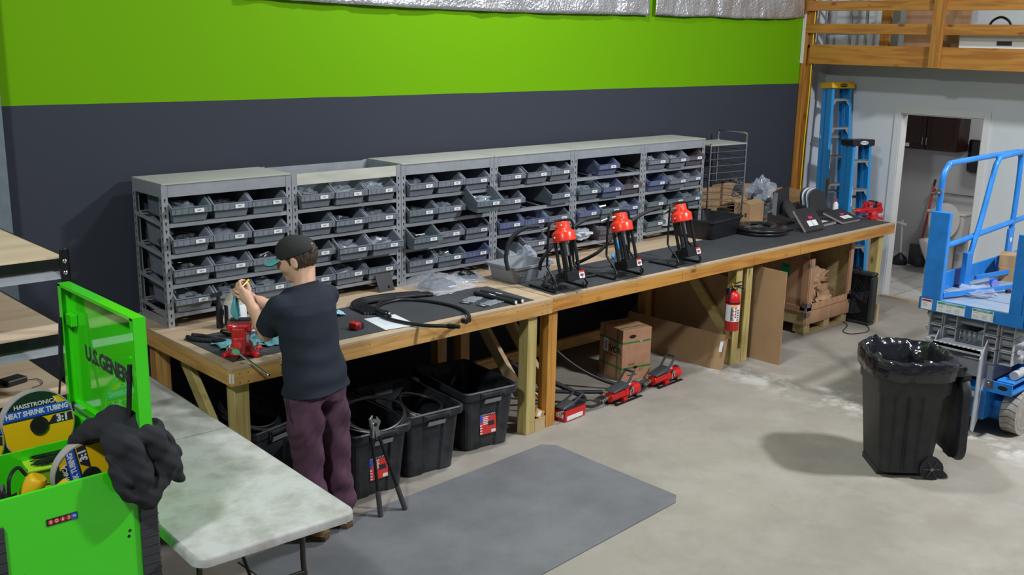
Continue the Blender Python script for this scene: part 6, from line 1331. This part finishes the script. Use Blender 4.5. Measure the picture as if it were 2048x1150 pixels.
cb = thing('cardboard_box', 'small brown cardboard boxes standing on the platform of the lift', 'box', (LX0+1.05, y1-.24, .924), .3); B('cardboard').box((0, -.14, 0), (.2, .10, .10)).mat('ink').box((-.001, -.1, .02), (0, -.02, .07)).build('lower_box', cb); B('cardboard').box((.01, -.12, .10), (.2, .11, .20)).build('upper_box', cb)
wbt = thing('water_bottle', 'empty clear water bottle lying on the lift deck', 'bottle', (LX0+.70, y1-.26, .955)); B('bag').at((0, 0, 0), (0, PI/2, .6)).lathe([(.001, 0), (.03, 0), (.031, .12), (.014, .17), (.014, .19), (.001, .19)], 16).build('body', wbt); B('label_blue').at((0, 0, 0), (0, PI/2, .6)).lathe([(.0315, .03), (.0318, .09)], 16).build('label', wbt)
tag(blob(B('bag'), (0, 0, .02), (.16, .12, .025), 31, .4, 20, 10, 3, flat=0).build('plastic_scrap', loc=(LX0+.42, y1-.24, .924)), 'crumpled clear plastic scrap on the lift deck', 'plastic')
tag(B('black_plastic').cyl((0, 0, .015), (.10, -.05, .015), .013).mat('label_red').cyl((.03, -.015, .015), (.06, -.03, .015), .0135).build('marker', loc=(LX0+.62, y1-.37, .924)), 'black and red marker lying on the lift deck', 'marker')
# ------------------------------------------------------------ the person at the bench
pe = thing('person', 'person in black cap, navy t-shirt and mauve trousers working at the left bench', 'person', (.40, -1.68, 0))
pe.location = (0, 0, 0)
V = Vector
def nrm(v): return V(v).normalized()
hf = nrm((-.66, .70, -.26)); hr = hf.cross(V((0, 0, 1))).normalized(); hu = hr.cross(hf)
HC = V((.335, -1.535, 1.543))
def hp3(f, r, u): return tuple(HC+hf*f+hr*r+hu*u)
HR = np.array([list(hf), list(hr), list(hu)]).T
Lsh, Rsh = (.160, -1.625, 1.345), (.505, -1.57, 1.345)
Lel, Rel = (.183, -1.45, 1.14), (.40, -1.35, 1.185)
Lw, Rw = (.197, -1.255, 1.283), (.262, -1.155, 1.270)
S1 = SDF((-.02, -1.86, .02), (.72, -1.02, 1.74), .0050)
S1.chain([(.34, -1.66, .92), (.335, -1.64, 1.10), (.33, -1.62, 1.28)], [.09, .08, .085], .05)
S1.cone((.24, -1.62, 1.33), (.42, -1.59, 1.33), .062, .062, .05)
S1.cone((.335, -1.60, 1.38), tuple(HC+hf*-.030+hu*-.055), .060, .052, .04)
S1.chain([(.27, -1.67, .90), (.285, -1.66, .50), (.31, -1.705, .07)], [.085, .058, .04], .04); S1.chain([(.43, -1.64, .90), (.475, -1.62, .50), (.495, -1.67, .07)], [.085, .058, .04], .04)
S1.chain([Lsh, V(Lsh).lerp(V(Lel), .5), Lel], [.042, .046, .037], .03); S1.chain([Rsh, V(Rsh).lerp(V(Rel), .5), Rel], [.030, .038, .036], .02)
S1.chain([Lel, V(Lel).lerp(V(Lw), .3), V(Lel).lerp(V(Lw), .75), Lw], [.036, .040, .029, .024], .02); S1.chain([Rel, V(Rel).lerp(V(Rw), .3), V(Rel).lerp(V(Rw), .75), Rw], [.036, .040, .029, .024], .02)
# head
S1.ell(hp3(-.012, 0, .030), (.100, .077, .098), .02, R=HR); S1.ell(hp3(.030, 0, -.045), (.058, .056, .062), .035, R=HR)
S1.ell(hp3(.060, 0, -.092), (.026, .028, .018), .025, R=HR); S1.ell(hp3(.055, 0, .0), (.035, .060, .05), .03, R=HR)
S1.chain([hp3(.082, 0, .022), hp3(.104, 0, -.012), hp3(.108, 0, -.024)], [.008, .010, .011], .012)
for s in (-1, 1):
    S1.ell(hp3(.098, s*.012, -.026), (.010, .008, .007), .006, R=HR); S1.ell(hp3(.060, s*.036, -.028), (.03, .022, .022), .02, R=HR); S1.ell(hp3(.082, s*.032, .024), (.014, .022, .008), .012, R=HR)
    S1.ell(hp3(.088, s*.032, .004), (.012, .015, .008), .010, 'sub', R=HR)
    S1.ell(hp3(-.004, s*.078, -.004), (.018, .009, .030), .006, R=HR); S1.ell(hp3(-.006, s*.080, -.024), (.012, .008, .012), .006, R=HR); S1.ell(hp3(.002, s*.088, .002), (.009, .006, .016), .004, 'sub', R=HR)
S1.ell(hp3(.086, 0, -.058), (.013, .024, .007), .006, R=HR); S1.ell(hp3(.084, 0, -.069), (.013, .020, .007), .006, R=HR); S1.ell(hp3(.100, 0, -.0635), (.010, .022, .0015), .003, 'sub', R=HR)
# hands
def hand(w, d, n, up_, cur, sp=1.):
    w = V(w); d = nrm(d); n = V(n); n = (n-d*n.dot(d)).normalized(); s = V(up_); s = (s-d*s.dot(d)-n*s.dot(n)).normalized()
    kn = []
    for k, (o, l, r) in enumerate(((.028, .082, .0115), (.009, .086, .012), (-.010, .082, .0115), (-.028, .074, .0105))):
        q = w+d*l+s*o-n*.002; kn.append(q); S1.cone(tuple(w+s*o*.55), tuple(q), .0150, r, .012)
    S1.cone(tuple(w-d*.01), tuple(w+d*.03), .023, .022, .015)
    L = ((.040, .026, .020), (.044, .029, .021), (.041, .027, .021), (.032, .021, .018))
    for k, q in enumerate(kn):
        a = cur[k]; p = q; spn = (1.5-k)*.05*sp
        for j, (l, da) in enumerate(zip(L[k], (a, a*1.25, a*.8))):
            if j == 0: ang = da
            else: ang += da
            v = (d*math.cos(ang)+n*math.sin(ang)+s*spn).normalized(); e = p+v*l; r0 = (.0092, .0082, .0072)[j]-(k == 3)*.001
            S1.cone(tuple(p), tuple(e), r0+.0004, r0-.0006, .004); p = e
    t0 = w+s*.016+d*.015+n*.006; t1 = t0+(s*.55+d*.72+n*.42).normalized()*.042; t2 = t1+(s*.12+d*.80+n*.58).normalized()*.032; t3 = t2+(d*.75+n*.62-s*.12).normalized()*.024
    S1.cone(tuple(t0), tuple(t1), .015, .0115, .012); S1.cone(tuple(t1), tuple(t2), .0112, .0098, .006); S1.cone(tuple(t2), tuple(t3), .0098, .0080, .005)
    return t3
tl_ = hand(Lw, (-.30, .62, .52), (.80, .55, .05), (0, -.2, 1), (.62, .68, .74, .80))
tr_ = hand(Rw, (-.86, .10, .48), (-.15, -.90, -.15), (.2, 0, 1), (.60, .66, .74, .82))
body = S1.mesh('body', 'skin', pe, 1)
for s in (-1, 1):
    B('white_label').ell(hp3(.076, s*.032, .004), (.011, .011, .011), 16, 12).build('eye', pe)
    B('hair').tube([hp3(.098, s*.012, .026), hp3(.096, s*.034, .032), hp3(.080, s*.052, .026)], [.003, .004, .002], 6).build('eyebrow', pe)
    B('ink').ell(hp3(.084, s*.032, .003), (.0045, .0045, .0045), 10, 8).build('pupil', pe)
# hair below the cap
S2 = SDF(tuple(HC-V((.16,)*3)), tuple(HC+V((.16,)*3)), .004)
S2.ell(hp3(-.016, 0, .024), (.103, .0815, .098), .004, R=HR)
S2.cut(hp3(0, 0, .062), tuple(hu)); S2.cut(hp3(.032, 0, 0), tuple(nrm(hf*1+hu*-.25))); S2.cut(hp3(0, 0, -.052), tuple(nrm(hf*.55-hu)))
for s in (-1, 1): S2.ell(hp3(.004, s*.083, -.008), (.026, .016, .036), .004, 'sub', R=HR)
S2.ripple(lambda X, Y, Z_: .0013*np.sin(X*420+Z_*60)+.0013*np.sin(Y*380-Z_*90))
S2.mesh('hair', 'hair', pe, 1)
# cap
S3 = SDF(tuple(HC-V((.18,)*3)), tuple(HC+V((.20,)*3)), .004)
S3.ell(hp3(-.012, 0, .040), (.110, .089, .083), .004, R=HR); S3.ell(hp3(.01, 0, .062), (.088, .080, .070), .02, R=HR)
S3.ell(hp3(-.012, 0, .034), (.103, .082, .078), .004, 'sub', R=HR)
S3.cut(hp3(-.01, 0, .028), tuple(nrm(-hu+hf*-.08)))
S3.ell(hp3(-.125, 0, .048), (.034, .040, .030), .006, 'sub', R=HR)
cap = S3.mesh('cap', 'cap_black', pe, 1)
B('black_plastic').tube([hp3(-.095-.022*math.cos(a), .062*math.sin(a), .030) for a in [-1.2, -.8, -.4, 0, .4, .8, 1.2]], .005, 8, res=3).build('cap_strap', cap)
B('cap_black').ell(hp3(-.005, 0, .135), (.007, .007, .004), 10, 6).build('cap_button', cap)
def brim(u, v, off):
    a = (u-.5)*2.5; R0 = .080+.0*v; x = .048+.052*math.cos(a)*1.0; y = .080*math.sin(a)
    L_ = .080*v*math.cos(a*.72); return hp3(x+L_, y*(1+.02*v), .034-.016*v-.022*abs(math.sin(a))**2*.6+off)
B('teal').grid(lambda u, v: brim(u, v, .002), 24, 8).build('brim_top', cap, solid=.002); B('cap_black').grid(lambda u, v: brim(u, v, -.002), 24, 8).build('brim_underside', cap, solid=.002)
B('white_label').box((-.006, -.006, 0), (.006, .006, .001)).build('cap_tab', cap).matrix_local = Matrix.Translation(hp3(-.108, .030, .033)) @ Matrix(((hr.x, hu.x, -hf.x), (hr.y, hu.y, -hf.y), (hr.z, hu.z, -hf.z))).to_4x4()
# t-shirt
S4 = SDF((.02, -1.86, .82), (.70, -1.34, 1.47), .0055)
secs = [(.80, .347, -1.668, .194, .154), (.95, .345, -1.655, .182, .132), (1.08, .337, -1.64, .174, .118), (1.20, .330, -1.628, .176, .118), (1.29, .328, -1.618, .182, .118), (1.345, .331, -1.608, .180, .104), (1.378, .334, -1.600, .150, .090), (1.40, .336, -1.594, .112, .080), (1.43, .337, -1.592, .085, .066)]
sz = np.array([s[0] for s in secs])
def torso(X, Y, Z_):
    c = [np.interp(Z_, sz, [s[i] for s in secs]) for i in (1, 2, 3, 4)]; lx = (X-c[0])*-.985+(Y-c[1])*-.17; fy = (X-c[0])*-.17+(Y-c[1])*.985
    # slightly squared ellipse
    q = ((np.abs(lx)/c[2])**2.3+(np.abs(fy)/c[3])**2.3)**(1/2.3); return (q-1)*np.minimum(c[2], c[3])*.95
S4.put((.05, -1.85, .8), (.65, -1.4, 1.46), torso, .01)
for sh_, el in ((Lsh, Lel), (Rsh, Rel)):
    a = V(sh_); b_ = V(el); q_ = .060 if sh_ is Lsh else .056; S4.cone(tuple(a+V((0, 0, -.014))), tuple(a.lerp(b_, .40)), q_, .064, .035); S4.cone(tuple(a.lerp(b_, .40)), tuple(a.lerp(b_, .80)), .066, .071, .01)
# open the sleeve ends
for sh_, el in ((Lsh, Lel), (Rsh, Rel)):
    a = V(sh_); b_ = V(el); d = (b_-a).normalized(); e = a.lerp(b_, .78)
    def cutend(X, Y, Z_): 
        ax = (X-e.x)*d.x+(Y-e.y)*d.y+(Z_-e.z)*d.z; r = np.sqrt(np.maximum((X-e.x)**2+(Y-e.y)**2+(Z_-e.z)**2-ax**2, 0)); return np.maximum(-ax, r-.10)
    S4.put(tuple(e+d*.06-V((.1,)*3)), tuple(e+d*.06+V((.1,)*3)), cutend, .003, 'sub')
    S4.cone(tuple(e-d*.06), tuple(e+d*.05), .046, .062, .003, 'sub')
S4.ell((.336, -1.565, 1.448), (.074, .074, .052), .008, 'sub')
fold = lambda X, Y, Z_: (.006*np.sin(Z_*12+X*24+Y*10+1.8*np.sin(Z_*7+X*9))*np.clip((1.22-Z_)*3, 0, 1)+.0045*np.sin(X*18-Z_*44+Y*14+2+2.4*np.sin(X*11+Z_*6))*np.clip((1.3-Z_)*2.5, .25, 1))
S4.ripple(fold)
S4.cut((.34, -1.66, .852), (.03, 0, -1)); S4.cut((.336, -1.60, 1.424), (-.08, .32, .94))
S4.mesh('t_shirt', 'shirt_navy', pe, 1)
# trousers
S5 = SDF((.05, -1.90, .05), (.72, -1.40, 1.0), .006)
S5.put((.12, -1.84, .80), (.6, -1.5, 1.0), lambda X, Y, Z_: np.maximum((np.sqrt((((X-.347)*-.985+(Y+1.66)*-.17)/.162)**2+(((X-.347)*-.17+(Y+1.66)*.985)/.112)**2)-1)*.12, np.maximum(.80-Z_, Z_-.93)), .04)
S5.chain([(.258, -1.685, .86), (.262, -1.69, .70), (.270, -1.68, .50), (.290, -1.69, .30), (.312, -1.715, .14)], [.088, .092, .082, .078, .070], .035)
S5.chain([(.435, -1.655, .86), (.455, -1.65, .70), (.480, -1.635, .50), (.492, -1.645, .30), (.500, -1.675, .14)], [.088, .090, .080, .076, .068], .035)
S5.cut((.3, -1.6, .095), (0, 0, -1))
S5.ripple(lambda X, Y, Z_: .005*np.sin(Z_*30+X*34+Y*12)+.006*np.sin(Z_*13-X*30+1)*np.clip((.8-Z_)*3, 0, 1)+.006*np.sin(Z_*58+X*14)*np.clip((.34-Z_)*5, 0, 1)+.004*np.sin(X*60+Z_*8)*np.clip((Z_-.45)*3, 0, 1)+.002*np.sin(X*110-Z_*70))
tr = S5.mesh('trousers', 'pants_mauve', pe, 1)
B('dark').tube([(.145, -1.705, .86), (.138, -1.715, .80), (.150, -1.735, .73)], .003, 6, res=4).build('pocket_seam', tr)
# boots
def boot(heel, toe, ank):
    h = V(heel); t = V(toe); d = (t-h).normalized(); s = V((-d.y, d.x, 0)); L = (t-h).length
    S = SDF(tuple(V((min(h.x, t.x)-.09, min(h.y, t.y)-.09, -.01))), (max(h.x, t.x)+.09, max(h.y, t.y)+.09, .24), .0045)
    S.chain([tuple(h+d*.045+V((0, 0, .06))), tuple(h+d*.12+V((0, 0, .065))), tuple(h+d*.19+V((0, 0, .052))), tuple(t-d*.045+V((0, 0, .050)))], [.042, .043, .044, .040], .02)
    S.chain([tuple(h+d*.05+V((0, 0, .08))), ank], [.045, .047], .03)
    S.cut((h.x, h.y, .026), (0, 0, -1)); o = S.mesh('boot', 'boot_tan', pe, 1)
    pl = []
    prof = [(0.0, .026), (.02, .036), (.08, .038), (.14, .043), (.19, .046), (.23, .040), (L-.01, .022)]
    for x, w in prof: q = h+d*x+s*w; pl.append((q.x, q.y))
    for x, w in prof[::-1]: q = h+d*x-s*w; pl.append((q.x, q.y))
    sb = B('sole').prism(pl[::-1], .006, .032); sb.build('sole', o, bevel=.004)
    b = B('paper'); pts = [tuple(h+d*x+s*(w+.002)+V((0, 0, .043))) for x, w in prof[:5]]; b.tube(pts, .0016, 5); pts = [tuple(h+d*x-s*(w+.002)+V((0, 0, .043))) for x, w in prof[:5]]; b.tube(pts, .0016, 5); b.build('stitching', o)
boot((.335, -1.765, 0), (.215, -1.545, 0), (.315, -1.71, .16)); boot((.510, -1.725, 0), (.455, -1.48, 0), (.498, -1.675, .16))
# what the hands hold
hc = (V(tl_)+V(tr_))/2
ft_ = thing('brass_fitting', 'small brass and yellow fitting held between the fingertips', 'fitting', tuple(hc)); b = B('brass').cyl((-.02, 0, .0), (.015, .01, .02), .008, n=8); b.mat('yellow').cyl((.015, .01, .02), (.03, .014, .028), .007, n=8); b.build('body', ft_)
def hrag(u, v):
    x = (u-.5)*.10*(1-.35*abs(v-.2)); z = -.13*v; return (.150+x*.55+.01*math.sin(v*7+u*9), -1.195+x*.4+.018*math.sin(u*11+v*3), 1.315+z+.02*(u-.5))
o = B('rag_blue').grid(hrag, 20, 18).build('held_rag', solid=.002); o.data.materials[0] = MATS['teal']; tag(o, 'teal rag hanging from the left hand over the bench', 'rag')
print('objects', len(bpy.data.objects))
